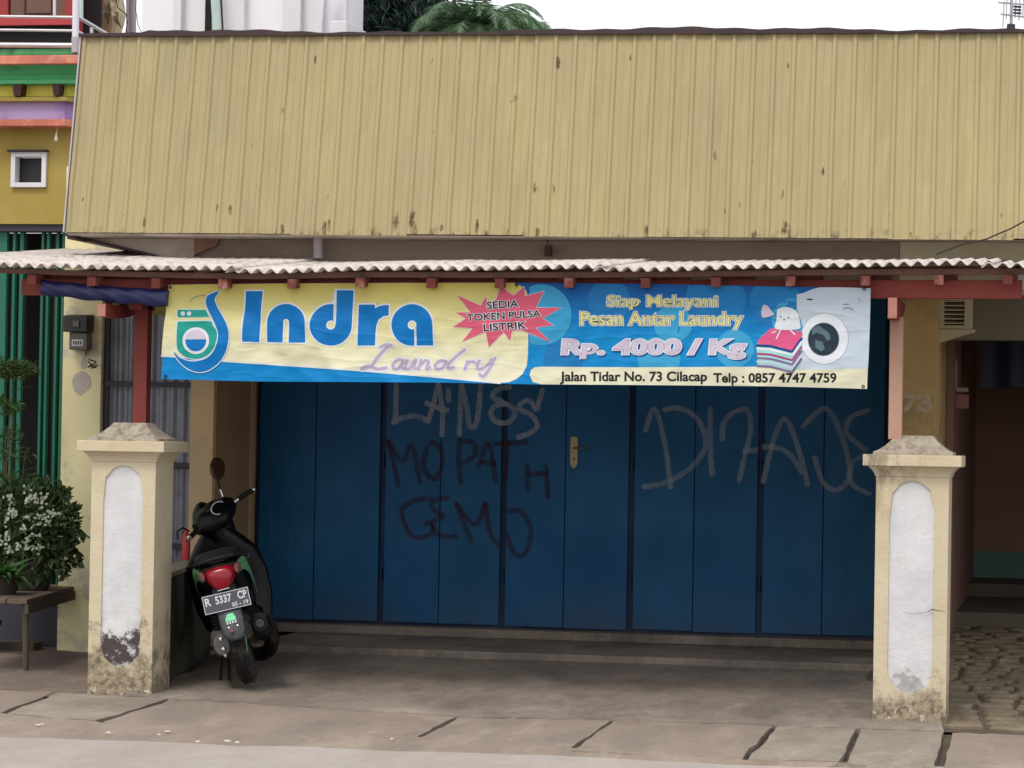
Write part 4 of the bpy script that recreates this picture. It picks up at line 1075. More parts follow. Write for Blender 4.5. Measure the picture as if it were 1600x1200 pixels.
# wall with the small window left open
for (a, b_, c, d) in ((NX0, wx0, zg, zsof+.5), (wx1, NX1-.03, zg, zsof+.5), (wx0+.0, wx1, zg, wz0), (wx0, wx1, wz1, zsof+.5)):
    bx('wall', 'n_yellow', nb, a, b_, YN, YN+.2, c, d)
wf = B(); t_ = .033
for (a, b_, c, d) in ((wx0, wx0+t_, wz0, wz1), (wx1-t_, wx1, wz0, wz1), (wx0+t_, wx1-t_, wz0, wz0+t_), (wx0+t_, wx1-t_, wz1-t_, wz1)): wf.box(a, b_, YN-.03, YN+.06, c, d, .003)
wfo = wf.build('window', 'n_white', nb)
bx('pane', 'blackmetal', wfo, wx0+t_, wx1-t_, YN+.07, YN+.075, wz0+t_, wz1-t_)
bx('window_hood', 'dark_edge', nb, wx0-.02, wx1+.01, YN-.06, YN, wz1+.002, wz1+.014)
bx('wall', 'void', nb, NX0, NX1, YN+.9, YN+1.0, -.05, zg)  # black backing put in for the darkness behind the green gate
bx('bench_shade_board', 'rail_dark', nb, NX0, NX1-.03, YN-.02, YN+.05, -.05, .42)  # dark board added to stand for the deep shade under the bench
bx('gate_header', 'rail_dark', nb, NX0, NX1-.03, YN+.02, YN+.18, zg-.05, zg-.001)
gx = [(-90,-78),(-70,-58),(-50,-38),(-20,-12),(-9,9),(15,22),(24,33),(58,65),(68,75),(81,88),(90,97)]
for a, b_ in gx:
    x0, x1 = PX(a, YN+.08, 600), PX(b_, YN+.08, 600); dpt = random.uniform(0, .03)
    B().prism([(x0, YN+.09+dpt), (x0+.008, YN+.065+dpt), (x1-.008, YN+.065+dpt), (x1, YN+.09+dpt), (x1-.004, YN+.10+dpt), (x0+.004, YN+.10+dpt)], 'z', .02, zg-.052).build('gate_slat', 'green_gate', nb)
for a, b_ in ((9,15),(33,36),(65,68),(75,81),(88,90)):
    bx('gate_back_strip', 'blackmetal', nb, PX(a, YN+.1, 600), PX(b_, YN+.1, 600), YN+.13, YN+.14, .02, zg-.06)
for zz in (.5, 1.3, 2.0): bx('gate_crossbar', 'green_gate', nb, PX(-90, YN+.11, 600), PX(35, YN+.11, 600), YN+.115, YN+.125, zz, zz+.025)
# balcony bands, each with a chamfered corner
def band(name, mat, yt, yb, Yf, xr_, ch=.16, profile=None):
    z0, z1 = PZ(yb, Yf, 50), PZ(yt, Yf, 50); x1 = PX(xr_, Yf, yt)
    poly = [(NX0, Yf), (x1, Yf), (x1+ch, Yf+ch*1.6), (x1+ch, YN+.9), (NX0, YN+.9)]
    return B().prism(poly, 'z', z0, z1-.001, .006).build(name, mat, nb)
band('trim_band', 'n_orange', 186, 197, 2.98, 101)
band('purple_band', 'n_purple', 158, 187, 3.0, 101)
band('ledge_band', 'n_yellow', 151, 158, 2.95, 104)
band('yellow_band', 'n_brightyellow', 131, 151, 3.03, 108)
band('green_lip', 'n_green', 124, 131, 2.93, 120)
# green cove
zt_, zb_ = PZ(100, 2.84, 50), PZ(124, 2.94, 50)
pr = [(2.96, zb_), (2.95, lerp(zb_, zt_, .3)), (2.91, lerp(zb_, zt_, .65)), (2.84, zt_), (3.3, zt_), (3.3, zb_)]
B().prism(pr, 'x', NX0, PX(124, 2.9, 110)).build('green_cove', 'n_green', nb, False)
band('trim_band', 'n_orange', 86, 100, 2.80, 124, .02)
band('green_band', 'n_green', 76, 86, 2.88, 120, .02)
for a, b_ in ((20,35),(82,94)):
    z0, z1 = PZ(150, 2.94, 50), PZ(131.5, 2.94, 50); x0, x1 = PX(a, 2.94, 140), PX(b_, 2.94, 140)
    B().prism([(x0, z1), (x1, z1), (x1-.008, z0+.02), (x1-.012, z0), (x0+.012, z0), (x0+.008, z0+.02)], 'y', 2.93, 3.04, .003).build('bracket', 'n_bracket', nb)
bx('balcony_floor', 'n_grey', nb, NX0, PX(122, 2.95, 70), 2.97, 4.6, PZ(84, 2.97, 50), PZ(78, 2.97, 50))
# upper wall: red with brown door
YU = 4.3
zfl = PZ(78, 2.97, 50)
bx('wall', 'n_red', nb, NX0, PX(12, YU, 15), YU, YU+.2, zfl, 7.2)
dl, dr = PX(15, YU, 15), PX(101, YU, 15)
bx('door', 'n_doorbrown', nb, dl, dr, YU+.02, YU+.12, zfl, 6.4)
bx('door_panel', 'n_bracket', nb, PX(37, YU, 15), PX(83, YU, 15), YU+.012, YU+.019, PZ(24, YU, 60), PZ(24, YU, 60)+.9)
bx('door_panel', 'n_doorbrown', nb, PX(41, YU, 15), PX(79, YU, 15), YU+.006, YU+.0115, PZ(20, YU, 60), PZ(20, YU, 60)+.85)
bx('wall', 'n_red', nb, dr+.002, PX(123, YU, 15), YU, YU+.2, zfl, 7.2)
bx('wall', 'void', nb, PX(123, YU, 15)+.002, PX(150, YU, 15), YU+.1, YU+.14, zfl-.3, 7.2)  # black sheet painted as the dark opening beside the red wall
bx('red_panel', 'n_red', nb, NX0, PX(112, 3.2, 30), 3.2, 3.23, PZ(39, 3.2, 50), PZ(27, 3.2, 50))
bx('dark_gap_sheet', 'void', nb, NX0, PX(112, 3.25, 50), 3.26, 3.28, zfl+.002, PZ(39, 3.25, 50))  # black sheet put in for the dark gap below the red panel
bx('side_wall', 'n_yellow', nb, NX1-.2, NX1-.03, YN+.21, 8, -.05, 3.9)
bx('slab_roof', 'n_grey', nb, NX0, PX(112, 2.6, 10), 2.5, 8, 7.2, 7.35)
YR = 2.86
def pip(name, a, b_, r, mat='steelpipe', Y0=YR, Y1=None):
    return B().tube([P(a[0], a[1], Y0), P(b_[0], b_[1], Y0 if Y1 is None else Y1)], r, 12).build(name, mat, nb, True)
pip('railing', (-160,24), (116,27), .011); pip('railing', (-160,45), (116,48), .010); pip('railing', (-160,69), (114,71), .019)
pip('railing_post', (85,-40), (85,25), .011)
pip('drain_pipe', (119,-60), (118,59), .024, 'n_white'); pip('drain_pipe', (118,58), (118,82), .028, 'n_grey')
pip('railing', (121,26), (178,60), .013, Y0=YR, Y1=3.45); pip('railing', (121,49), (150,66), .011, Y0=YR, Y1=3.2)
pip('railing_post', (143,43), (143,70), .012, Y0=3.1); pip('window_frame', (127,-50), (127,30), .014, 'palepipe', Y0=3.1)
# bulb on a short wire
bp = P(91, 197, 3.05); q = P(88, 208, 3.05)
tag(B().tube([bp, q], .003, 6).lathe(q+Vector((0,0,-.035)), (0,0,1), [(.001,-.025),(.011,-.018),(.013,-.006),(.010,.010),(.007,.018),(.007,.034)], 12).build('hanging_bulb', 'bulbglass', None, True), 'bare bulb hanging under the purple balcony band', 'bulb')
# dead tree trunk with peeling bark, poles and wires behind the balcony
tk = thing('dead_tree', P(172, 58, 5.5), 'pale dry tree trunk with hanging strips of bark behind the balcony railing', 'tree')
b = B(); pts = []; rad = []
for i in range(12):
    t = i/11; p = P(168+6*math.sin(t*5), lerp(75, -60, t), 5.5); pts.append(p); rad.append(.085+.055*t+.008*math.sin(t*22))
b.tube(pts, rad, 16)
for j in range(len(b.v)): b.v[j] = b.v[j]+Vector((random.uniform(-.008,.008),)*3)
b.build('trunk', 'deadbark', tk)
for k in range(16):
    a = random.uniform(144, 184); y0 = random.uniform(-30, 20); L_ = random.uniform(14, 34); p = P(a, y0, 5.33+random.uniform(-.04,.04)); q = P(a+random.uniform(-7,7), y0+L_, 5.30)
    mid = (p+q)/2+Vector((random.uniform(-.02,.02), -.05, 0)); wv = Vector((.012, .01, 0))
    B().add([p-wv, p+wv, mid-wv*1.2, mid+wv*1.2, q-wv*.3, q+wv*.3], [(0,1,3,2),(2,3,5,4)]).build('bark_strip', 'deadbark' if k % 2 else 'bark', tk)
tag(B().tube([P(206,75,6.2), P(207,-60,6.2)], .034, 14).build('utility_pole', 'n_grey', None, True), 'grey round pole between the dead tree and the white building', 'pole')
tag(B().tube([P(199,75,6.0), P(199,-60,6.0)], .010, 10).build('thin_pole', 'n_grey', None, True), 'thin grey pole beside the round pole behind the balcony', 'pole')
def cable(name, pts, r, label):
    return tag(B().tube([P(*q) for q in pts], r, 6).build(name, 'wire', None, True), label, 'cable')
cable('loose_cable', [(178,-20,5.2),(184,12,5.2),(197,22,5.2),(199,34,5.2),(195,62,5.2)], .004, 'thin dark cable drooping between the dead tree and the poles')
cable('loose_cable', [(214,-20,5.6),(212,15,5.6),(216,40,5.6),(226,60,5.6)], .003, 'thin dark cable curving down in front of the white building')

# ================================================================== WHITE BUILDING BEHIND
YW = 13.0
wb = thing('white_building', (P(390, 40, YW).x, YW, 0), 'tall plain white building with shallow pilasters behind the shop roof', 'building')
wl, wr = PX(222, YW, 25), PX(545, YW, 25)
zk = PZ(120, YW, 400)
bx('wall', 'white_wall', wb, wl, wr, YW, YW+.6, -.05, 12)
bx('wall', 'white_wall', wb, wl, PX(380, YW, 25), YW+.602, YW+3, -.05, 11.9)
for a, b_ in ((276,288),(372,386),(446,474),(492,508),(536,545)):
    bx('pilaster', 'n_white', wb, PX(a, YW, 25), PX(b_, YW, 25), YW-.12, YW-.002, zk-2, 11.9)
B().hexa([P(489,75,YW-.6), P(500,75,YW-.6), P(500,75,YW-.3), P(489,75,YW-.3), P(500,-60,YW-.6), P(511,-60,YW-.6), P(511,-60,YW-.3), P(500,-60,YW-.3)]).build('stair_edge', 'n_white', wb)
bx('dark_joint', 'void', wb, PX(323, YW, 25), PX(331, YW, 25), YW-.06, YW-.002, zk-2, 11.9)
B().tube([P(341,75,YW-.2), P(333,-60,YW-.2)], .05, 12).build('drain_pipe', 'palepipe', wb, True)
B().tube([P(349,75,YW-.15), P(342,-60,YW-.15)], .014, 8).build('conduit', 'rail_dark', wb, True)
b = B().box(PX(531, 12.4, 40), PX(557, 12.4, 40), 12.0, 12.9, PZ(120, 12.0, 540), PZ(32, 12.0, 540), .01); b.build('roof_box', 'n_white', wb)
# pale ridge line of its lower roof just above the fascia
bx('gutter', 'dark_edge', wb, wl-.3, PX(560, 11.5, 50), 11.4, 11.5, PZ(60, 11.4, 400), PZ(53, 11.4, 400))

# ================================================================== FOLIAGE
def leafcloud(n, fn, size, asp, seed, droop=.4):
    r = random.Random(seed); v = []; f = []
    for _ in range(n):
        p, d = fn(r)
        if p is None: continue
        L_ = size*r.uniform(.6, 1.35); d = Vector(d)+Vector((r.gauss(0,.5), r.gauss(0,.5), r.gauss(0,.45)-droop*.3))
        d.normalize(); s_ = d.cross(Vector((r.gauss(0,1), r.gauss(0,1), r.gauss(0,1)))).normalized()*L_*asp
        nrm = d.cross(s_).normalized()*L_*.12; k = len(v)
        v += [p, p+d*L_*.45+s_+nrm, p+d*L_, p+d*L_*.45-s_+nrm]; f += [(k, k+1, k+2), (k, k+2, k+3)]
    return v, f
# casuarina-like dark tree and palm crowns above the roof line
YT = 16
ct = P(610, 40, YT); dk = thing('dark_tree', (ct.x, YT, 0), 'dark feathery tree between the white building and the palm', 'tree')
B().tube([(ct.x, YT, -.1), (ct.x+.1, YT, 3), (ct.x, YT, 6.4)], [.16,.12,.06], 10).build('trunk', 'bark', dk, True)
def fdark(r):
    while True:
        a, b_ = r.uniform(545, 760), r.uniform(-110, 90)
        edge_ = 660+18*math.sin(b_*.12)+10*math.sin(b_*.31)
        pr_ = 1 if a < edge_-25 else max(0, .55-(a-edge_)/110)
        if r.random() < pr_: break
    return P(a, b_, YT+r.uniform(-1.6, 1.6)), (r.uniform(-.3,.8), 0, -.7)
v, f = leafcloud(15000, fdark, .16, .09, 1); mesh('crown', v, f, 'leaf_dark', dk)
br = B()
for k in range(14):
    p0 = Vector((ct.x, YT, r_z)) if (r_z := 3.5+k*.2) else None
    e = P(random.uniform(600, 745), random.uniform(-80, 40), YT+random.uniform(-1,1)); br.tube([p0, (p0+e)/2+Vector((0,0,.15)), e], [.03,.018,.006], 6)
br.build('branch', 'bark', dk, True)
def palm(cx_, cy_, Y, seed, label, n=26, L0=1.15, spread=1.0):
    base = P(cx_, cy_, Y); t = thing('palm_tree', (base.x, Y, 0), label, 'palm tree', None)
    B().tube([(base.x, Y, -.1), (base.x+.05, Y, base.z*.5), base], [.15,.12,.11], 12).build('trunk', 'bark', t, True)
    r = random.Random(seed)
    for k in range(n):
        az = 2*math.pi*k/n+r.uniform(-.2,.2); el = r.uniform(.25, 1.15); L_ = L0*r.uniform(.8,1.15); b = B(); mid = []
        hd = Vector((math.cos(az), math.sin(az), 0)); p = base.copy(); ang = el; st = 14
        for i in range(st+1):
            mid.append(p.copy()); p = p+(hd*math.cos(ang)+Vector((0,0,1))*math.sin(ang))*(L_/st); ang -= (.10+.07*i/st*2)*spread
        b.tube(mid, [.012*(1-.8*i/st)+.002 for i in range(st+1)], 5)
        for i in range(1, st+1):
            a = mid[i]; tg = (mid[i]-mid[i-1]).normalized(); sd_ = tg.cross(Vector((0,0,1))).normalized()
            for q in range(3):
                a2 = mid[i-1].lerp(mid[i], q/3)
                for s_ in (-1, 1):
                    ll = .30*L0*math.sin(math.pi*(.12+.8*i/st))*r.uniform(.8,1.1); d = (sd_*s_*.8+tg*.6+Vector((0,0,-.35+r.uniform(-.15,.15)))).normalized()
                    w_ = tg*.010; b.add([a2-w_, a2+w_, a2+d*ll*.6+w_+Vector((0,0,.01)), a2+d*ll], [(0,1,2),(0,2,3)])
        b.build('frond', 'leaf_palm', t)
palm(745, 56, 14.5, 3, 'broad green palm crown rising just over the middle of the fascia', 34, 1.0, 1.0)
palm(803, 62, 15.2, 8, 'lower palm crown at the right end of the greenery above the fascia', 30, .66, 1.1)

# TV antenna on the roof at the right
an = thing('tv_antenna', P(1578, 60, 5.0), 'grey rooftop television antenna at the right end of the fascia', 'antenna')
z_ = lambda py: PZ(py, 5.0, 1578)
B().tube([P(1579,95,5.0), P(1581,-40,5.0)], .011, 8).build('mast', 'n_grey', an, True)
B().tube([P(1579,50,5.0), P(1580,38,5.0)], .03, 10).build('mast_clamp', 'rail_dark', an, True)
for (a, b_, c, d) in ((1564,22,1612,28),(1560,4,1612,8),(1566,-12,1612,-8)): B().tube([P(a,b_,4.9), P(c,d,5.2)], .006, 6).build('boom', 'n_grey', an, True)
for (a, y0, y1) in ((1567,2,42),(1572,-14,30),(1586,-8,28),(1592,-14,32),(1598,-8,26),(1605,-14,30)): B().tube([P(a+2,y0,4.95), P(a,y1,4.95)], .004, 6).build('element', 'n_grey', an, True)
for py in (10, 15, 20): B().tube([P(1583,py,4.93), P(1596,py+1,4.93)], .008, 6).build('dipole', 'rail_dark', an, True)

# cable that crosses at the right, pipe stub and hook on the soffit
tag(B().tube([P(1462,398,.6), P(1500,383,.55), P(1540,374,.5), P(1580,357,.4), P(1625,332,.3), P(1700,290,0)], .0045, 6).build('service_cable', 'wire', None, True), 'black service cable sagging in from the right onto the canopy roof', 'cable')
p = P(497, 384, 2.2)
tag(B().tube([P(497,366,1.45), P(497,404,1.45)], .030, 16).build('pipe_stub', 'n_grey', None, True), 'short grey plastic pipe between the soffit and the canopy roof', 'pipe')
tag(B().tube([P(853,368,1.5), P(857,381,1.5)], .004, 6).box(P(852,380,1.5).x, P(862,380,1.5).x, 1.48, 1.52, PZ(400,1.5,857), PZ(384,1.5,857), .003).build('hanging_socket', 'n_bracket', None), 'small dark lamp socket hanging from the soffit', 'socket')
B().prism([(PX(302,1.5,380), PZ(370,1.5,302)), (PX(344,1.5,380), PZ(370,1.5,344)), (PX(337,1.5,380), PZ(384,1.5,337)), (PX(320,1.5,380), PZ(391,1.5,320)), (PX(303,1.5,380), PZ(399,1.5,303))], 'y', 1.5, 1.52, .002).build('soffit_flap', 'n_doorbrown', shop)

# ================================================================== METER BOX AND NOTES ON THE PALE WALL
mt = thing('electricity_meter', P(124, 545, YF), 'old electricity meter under a black hood on the pale wall', 'electricity meter')
mX = lambda a: PX(a, YF-.06, 515); mZ = lambda b_: PZ(b_, YF-.06, 124)
B().prism([(YF-.15, mZ(519)), (YF-.14, mZ(494)), (YF-.001, mZ(491)), (YF-.001, mZ(519))], 'x', mX(104), mX(142), .004).build('hood', 'meter_black', mt)
B().box(mX(112), mX(140), YF-.11, YF-.001, mZ(547), mZ(520), .01).build('case', 'meter_grey', mt)
B().box(mX(117), mX(134), YF-.115, YF-.1105, mZ(541), mZ(531)).build('dial', 'meter_white', mt)
B().box(mX(121), mX(131), YF-.158, YF-.149, mZ(512), mZ(502), .003).build('window', 'meter_grey', mt)
for k in range(4): B().box(mX(119+k*3.6), mX(121+k*3.6), YF-.1175, YF-.1155, mZ(539), mZ(533)).build('digit', 'meter_black', mt)
B().tube([P(134,545,YF-.03), P(134,556,YF-.03)], .005, 6).build('cable_tail', 'wire', mt, True)
B().tube([P(138,545,YF-.03), P(137,553,YF-.03)], .004, 6).build('cable_tail', 'wire', mt, True)
graffiti([[(135,563),(142,569),(138,574)],[(139,562),(150,566),(141,572),(152,571)],[(143,575),(150,574)]], 0, 0, 1, .009, 'bk_matt', lambda x: YF, YF, shop, 'pen_scrawl')
def patch(px0, px1, py0, py1, Y, mat, name, par, seed):
    r = random.Random(seed); n = 16; pts = []
    for i in range(n):
        a = 2*math.pi*i/n; k = r.uniform(.82, 1.05); pts.append(P(lerp(px0, px1, .5+.5*math.cos(a)*k), lerp(py0, py1, .5+.5*math.sin(a)*k), Y))
    return mesh(name, [(q.x, Y-.0018, q.z) for q in pts], [tuple(range(n))], mat, par)
patch(112, 142, 578, 618, YF, 'paper', 'filler_patch', shop, 2); patch(126, 138, 558, 578, YF, 'paper', 'filler_patch', shop, 4)

# ================================================================== LOW WALL, RED BOTTLE
a0, a1 = G(258, 1085, 0), None
wa = Vector((P(262, 900, .34).x, .34, 0)); wc = Vector((P(331, 900, 2.89).x, 2.89, 0))
zt = PZ(893, .6, 275)
dr_ = (wc-wa).normalized(); nx_ = Vector((-dr_.y, dr_.x, 0))*.12
lw = thing('low_wall', (wa+wc)/2, 'low side wall with its shade painted in, running from the left pillar to the shop column behind the motorbike', 'wall')
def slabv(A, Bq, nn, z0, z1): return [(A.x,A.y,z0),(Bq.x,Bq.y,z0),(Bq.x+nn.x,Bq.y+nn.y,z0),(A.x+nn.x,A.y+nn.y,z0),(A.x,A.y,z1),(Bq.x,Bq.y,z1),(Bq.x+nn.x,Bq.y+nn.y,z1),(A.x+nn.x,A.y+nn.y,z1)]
B().hexa(slabv(wa, wc, nx_, -.05, zt-.03), .004).build('wall_body', 'lowwall_shaded', lw)
B().hexa(slabv(wa-nx_*.1, wc-nx_*.1, nx_*1.2, zt-.029, zt), .004).build('coping', 'lowcap', lw)
rp = P(290, 880, 2.2)
rb = thing('red_bottle', (rp.x, 2.2, zt+.001), 'red plastic jerry bottle standing on the low wall behind the motorbike', 'bottle')
b = B().loft([(0,0,0,.026,.026,3),(.14,0,0,.027,.026,3),(.165,0,0,.020,.020,2.5),(.175,0,0,.012,.012,2)], 18, 'z'); b.xf(Matrix.Translation(rb.location)); b.build('bottle_body', 'red_plastic', rb, True)
b = B().lathe((rb.location.x, rb.location.y, rb.location.z+.175), (0,0,1), [(.013,0),(.013,.02),(.011,.022)], 12); b.build('bottle_cap', 'red_plastic', rb, True)

# ================================================================== RIGHT NEIGHBOUR
YG = 3.3
rn = thing('neighbour_carport', (PX(1600, YG, 700), YG, 0), 'dark open carport of the house right of the shop with a louvred vent over it', 'carport')
rx0, rx1 = xr1+.003, xr1+4.0
zop = PZ(531, YG, 1550)
bx('wall', 'n_olive', rn, rx0, rx1, YG, YG+.2, zop, 3.6)
# sloping lip under the vent
vx0, vx1 = PX(1468, YG-.1, 490), PX(1519, YG-.1, 490); vz0, vz1 = PZ(514, YG-.1, 1493), PZ(462, YG-.1, 1493)
t_ = .03
vf = B()
for (a, b_, c, d) in ((vx0, vx0+t_, vz0, vz1), (vx1-.05, vx1, vz0, vz1), (vx0+t_, vx1-.05, vz0, vz0+t_*.8), (vx0+t_, vx1-.05, vz1-t_, vz1)): vf.box(a, b_, YG-.12, YG-.001, c, d, .003)
vo = vf.build('vent_frame', 'vent_paint', rn)
bx('vent_back', 'void', vo, vx0+t_, vx1-.05, YG-.03, YG-.02, vz0+.02, vz1-.02)
for k in range(6):
    z = lerp(vz0+.045, vz1-.03, k/5); B().hexa([(vx0+t_,YG-.11,z-.012),(vx1-.05,YG-.11,z-.012),(vx1-.05,YG-.05,z+.006),(vx0+t_,YG-.05,z+.006),(vx0+t_,YG-.11,z-.004),(vx1-.05,YG-.11,z-.004),(vx1-.05,YG-.05,z+.014),(vx0+t_,YG-.05,z+.014)]).build('louvre', 'vent_paint', vo)
B().prism([(vx0-.0, PZ(514,YG-.1,1468)-.002), (PX(1524,YG-.1,515), PZ(515,YG-.1,1524)), (PX(1522,YG-.1,519), PZ(520,YG-.1,1522)), (PX(1495,YG-.1,526), PZ(527,YG-.1,1495)), (vx0, PZ(536,YG-.1,1468))], 'y', YG-.13, YG-.001, .003).build('lip', 'vent_paint', rn)
bx('ceiling', 'n_olive', rn, rx0, rx1, YG+.2, 8.3, zop+.25, zop+.3)
bx('side_wall', 'r_brown', rn, rx0, rx0+.05, YD+.45, 8.4, -.05, zop+.25)
bx('side_wall', 'r_brown', rn, rx1, rx1+.15, YG, 8.3, -.05, 3.6)
bx('roof', 'zinc', rn, rx0, rx1+.15, YG-.1, 8.4, 3.6, 3.65)
bx('platform', 'r_floor', rn, rx0-.1, rx1, 5.0, 8.3, -.05, .33, .01)
bx('step', 'r_floor', rn, rx0, rx1, 7.2, 8.3, .331, .44, .01)
bx('skirting', 'r_teal', rn, rx0+.05, rx1, 8.20, 8.3, .441, .66)
bx('back_wall', 'r_brown', rn, rx0+.05, rx1, 8.24, 8.4, .661, zop+.25)
bx('door_edge', 'n_bracket', rn, rx0+.9, rx0+.97, 8.21, 8.239, .66, 2.6)
zc0_, zc1_ = PZ(606, 5.2, 1560), PZ(545, 5.2, 1560)
b = B(); v = []; nn = 60
for zz in (zc0_, zc1_+.1):
    for i in range(nn+1): xx = lerp(PX(1530,5.2,580), rx1-.1, i/nn); v.append((xx, 5.2+.03*math.sin(xx*26)+.012*math.sin(xx*61), zz+.01*math.sin(xx*9)))
tag(mesh('hanging_cloth', v, [(i, i+1, nn+2+i, nn+1+i) for i in range(nn)], 'r_navy', None, True), 'dark navy cloth hung across the top of the carport opening', 'cloth')
def papers(px0, px1, py0, py1, Y, mat, label):
    a = P(px0, py1, Y); c = P(px1, py0, Y); b = B().box(a.x, c.x, Y-.003, Y, a.z, c.z); return tag(b.build('hung_paper', mat), label, 'paper')
tag(B().box(rx0+.052, rx0+.056, 4.3, 4.6, PZ(606,4.4,1476), PZ(562,4.4,1476)).box(PX(1470,4.3,580), PX(1478,4.3,580), 4.292, 4.296, PZ(607,4.3,1474), PZ(564,4.3,1474)).build('notice', 'paper', None), 'tall pale notice just inside the carport opening', 'notice')
papers(1492, 1513, 606, 612, 4.6, 'paper', 'narrow grey card hanging above the reddish leaflet in the carport')
papers(1484, 1514, 617, 638, 4.6, 'paper_red', 'reddish leaflet hanging low in the dark carport opening')
B().tube([P(1470,612,4.62), P(1640,606,4.62)], .003, 6).build('wire_line', 'wire', rn)
# small roof glimpse right of the beam
tag(B().box(PX(1588,.9,440), PX(1720,.9,440), .9, 1.6, PZ(452,.9,1600), PZ(428,.9,1600), .01).build('parked_awning', 'n_white', None), 'white awning edge of the next building showing past the end of the red beam', 'awning')

# ================================================================== BENCH AND POTTED PLANTS
bA, bB_ = G(128, 914, .45), G(47, 937, .45)
dirb = (bB_-bA).normalized(); perp = Vector((dirb.y, -dirb.x, 0));
if perp.x > 0: perp = -perp
bench = thing('plant_bench', ((bA+bB_)/2-Vector((0,0,.45))), 'weathered grey wooden bench under the potted plants by the pale wall', 'bench')
LB = (bB_-bA).length
for k in range(3):
    o_ = perp*(.02+k*.135); A = bA+o_; E = A+dirb*LB; w2 = perp*.128
    B().hexa([A-Vector((0,0,.028)), E-Vector((0,0,.028)), E+w2-Vector((0,0,.028)), A+w2-Vector((0,0,.028)), A, E, E+w2, A+w2], .004).build('board', 'bench_wood', bench)
B().hexa([bA+perp*.01+dirb*.05-Vector((0,0,.09)), bA+dirb*LB+perp*.01-Vector((0,0,.09)), bA+dirb*LB+perp*.035-Vector((0,0,.09)), bA+dirb*.05+perp*.035-Vector((0,0,.09)),
          bA+perp*.01+dirb*.05-Vector((0,0,.03)), bA+dirb*LB+perp*.01-Vector((0,0,.03)), bA+dirb*LB+perp*.035-Vector((0,0,.03)), bA+dirb*.05+perp*.035-Vector((0,0,.03))]).build('apron', 'bench_leg', bench)
for (s_, o2) in ((.10, .03), (.10, .38), (LB-.07, .04), (LB-.07, .38)):
    t0 = bA+dirb*s_+perp*o2-Vector((0,0,.03)); t1 = Vector((t0.x, t0.y, .0))-dirb*.05; B().tube([t0, t1], [.024,.02], 8).build('leg', 'bench_leg', bench, True)
def potted(name, px, Yoff, label, cat='potted plant', r=.14, h=.2, z0=.45, par=None):
    p = P(px, 900, Yoff); p.z = z0; t = thing(name, p, label, cat)
    B().lathe(p, (0,0,1), [(r*.7,0.001),(r*.75,.01),(r,h-.03),(r*1.08,h-.03),(r*1.08,h),(r*.95,h),(r*.93,h-.03)], 28).build('pot', 'pot', t, True)
    B().lathe(p+Vector((0,0,h-.028)), (0,0,1), [(r*.92,0),(r*.5,.008),(.005,.012)], 20).build('soil', 'soil', t)
    return t, p
shr, sp = potted('flowering_shrub', 46, 2.3, 'bushy potted shrub covered in small white flowers on the bench', 'shrub', .17, .2)
YBs = sp.y
def fbush(r):
    while True:
        a, b_ = r.uniform(-60, 122), r.uniform(745, 905)
        e = ((a-38)/(84+7*math.sin(b_*.11)))**2+((b_-832)/(82+6*math.sin(a*.13)))**2
        cl = math.sin(a*.19+b_*.07)*math.sin(b_*.16-a*.05)+.5*math.sin(a*.41-b_*.33)
        if e < 1+.34*cl and (e < .5 or math.sin(a*.55+b_*.21)*math.sin(b_*.47-a*.2) < .45): break
    d = math.sqrt(max(0, 1.1-e)); return P(a, b_, YBs-.26*d*r.uniform(.2,1)+r.uniform(0,.2)), ((a-40)/80, -.5, -(b_-825)/90)
v, f = leafcloud(2600, fbush, .062, .26, 21, .6); v2, f2 = leafcloud(1500, fbush, .036, .34, 22, .3); kk = len(v); v += v2; f += [tuple(i+kk for i in t) for t in f2]
# side sprigs
def sprig(x0, y0, x1, y1, n, Y):
    r = random.Random(int(x0*7+y0)); vv = []; ff = []
    def fn(rr_):
        t = rr_.random(); return P(lerp(x0, x1, t), lerp(y0, y1, t)+6*math.sin(t*3), Y), ((x1-x0)/40, -.3, -.3)
    return leafcloud(n, fn, .05, .26, int(x1), .6)
for q in ((95,760,113,800,46),(98,800,132,838,60),(96,845,124,880,40),(92,870,102,900,30),(88,745,105,770,24)):
    v2, f2 = sprig(*q, YBs-.12); k = len(v); v += v2; f += [tuple(i+k for i in t) for t in f2]
mesh('foliage', v, f, 'leaf_bush', shr)
st = B()
for k in range(16):
    e = P(random.uniform(-30, 110), random.uniform(755, 850), YBs+random.uniform(-.15,.1)); st.tube([sp+Vector((random.uniform(-.04,.04), 0, .17)), (sp+e)/2+Vector((0,0,.1)), e], [.008,.005,.002], 5)
for a, b_ in ((132,838),(113,800),(124,880)): st.tube([sp+Vector((0,0,.2)), P(90,(b_+820)/2,YBs-.1), P(a,b_,YBs-.12)], [.006,.004,.0015], 5)
st.build('stem', 'bark', shr, True)
r = random.Random(9); v = []; f = []
cent = []
for _ in range(40):
    while True:
        a, b_ = r.uniform(-50, 108), r.uniform(766, 862)
        if ((a-38)/74)**2+((b_-822)/60)**2 < 1: break
    cent.append((a, b_))
for a, b_ in cent:
    for _ in range(r.randint(3, 9)):
        c = P(a+r.gauss(0,3.6), b_+r.gauss(0,3.2), YBs-.27+r.uniform(-.03,.05)); nrm = Vector((r.gauss(0,.4), -1, r.gauss(.3,.4))).normalized(); e1 = nrm.cross(Vector((0,0,1))).normalized(); e2 = nrm.cross(e1)
        for j in range(5):
            t = 2*math.pi*j/5+r.random(); d = e1*math.cos(t)+e2*math.sin(t); s_ = nrm.cross(d)*.0042; k = len(v); v += [c, c+d*.006+s_, c+d*.0125+nrm*.002, c+d*.006-s_]; f.append((k,k+1,k+2,k+3))
stuff(mesh('flowers', v, f, 'petal', shr))
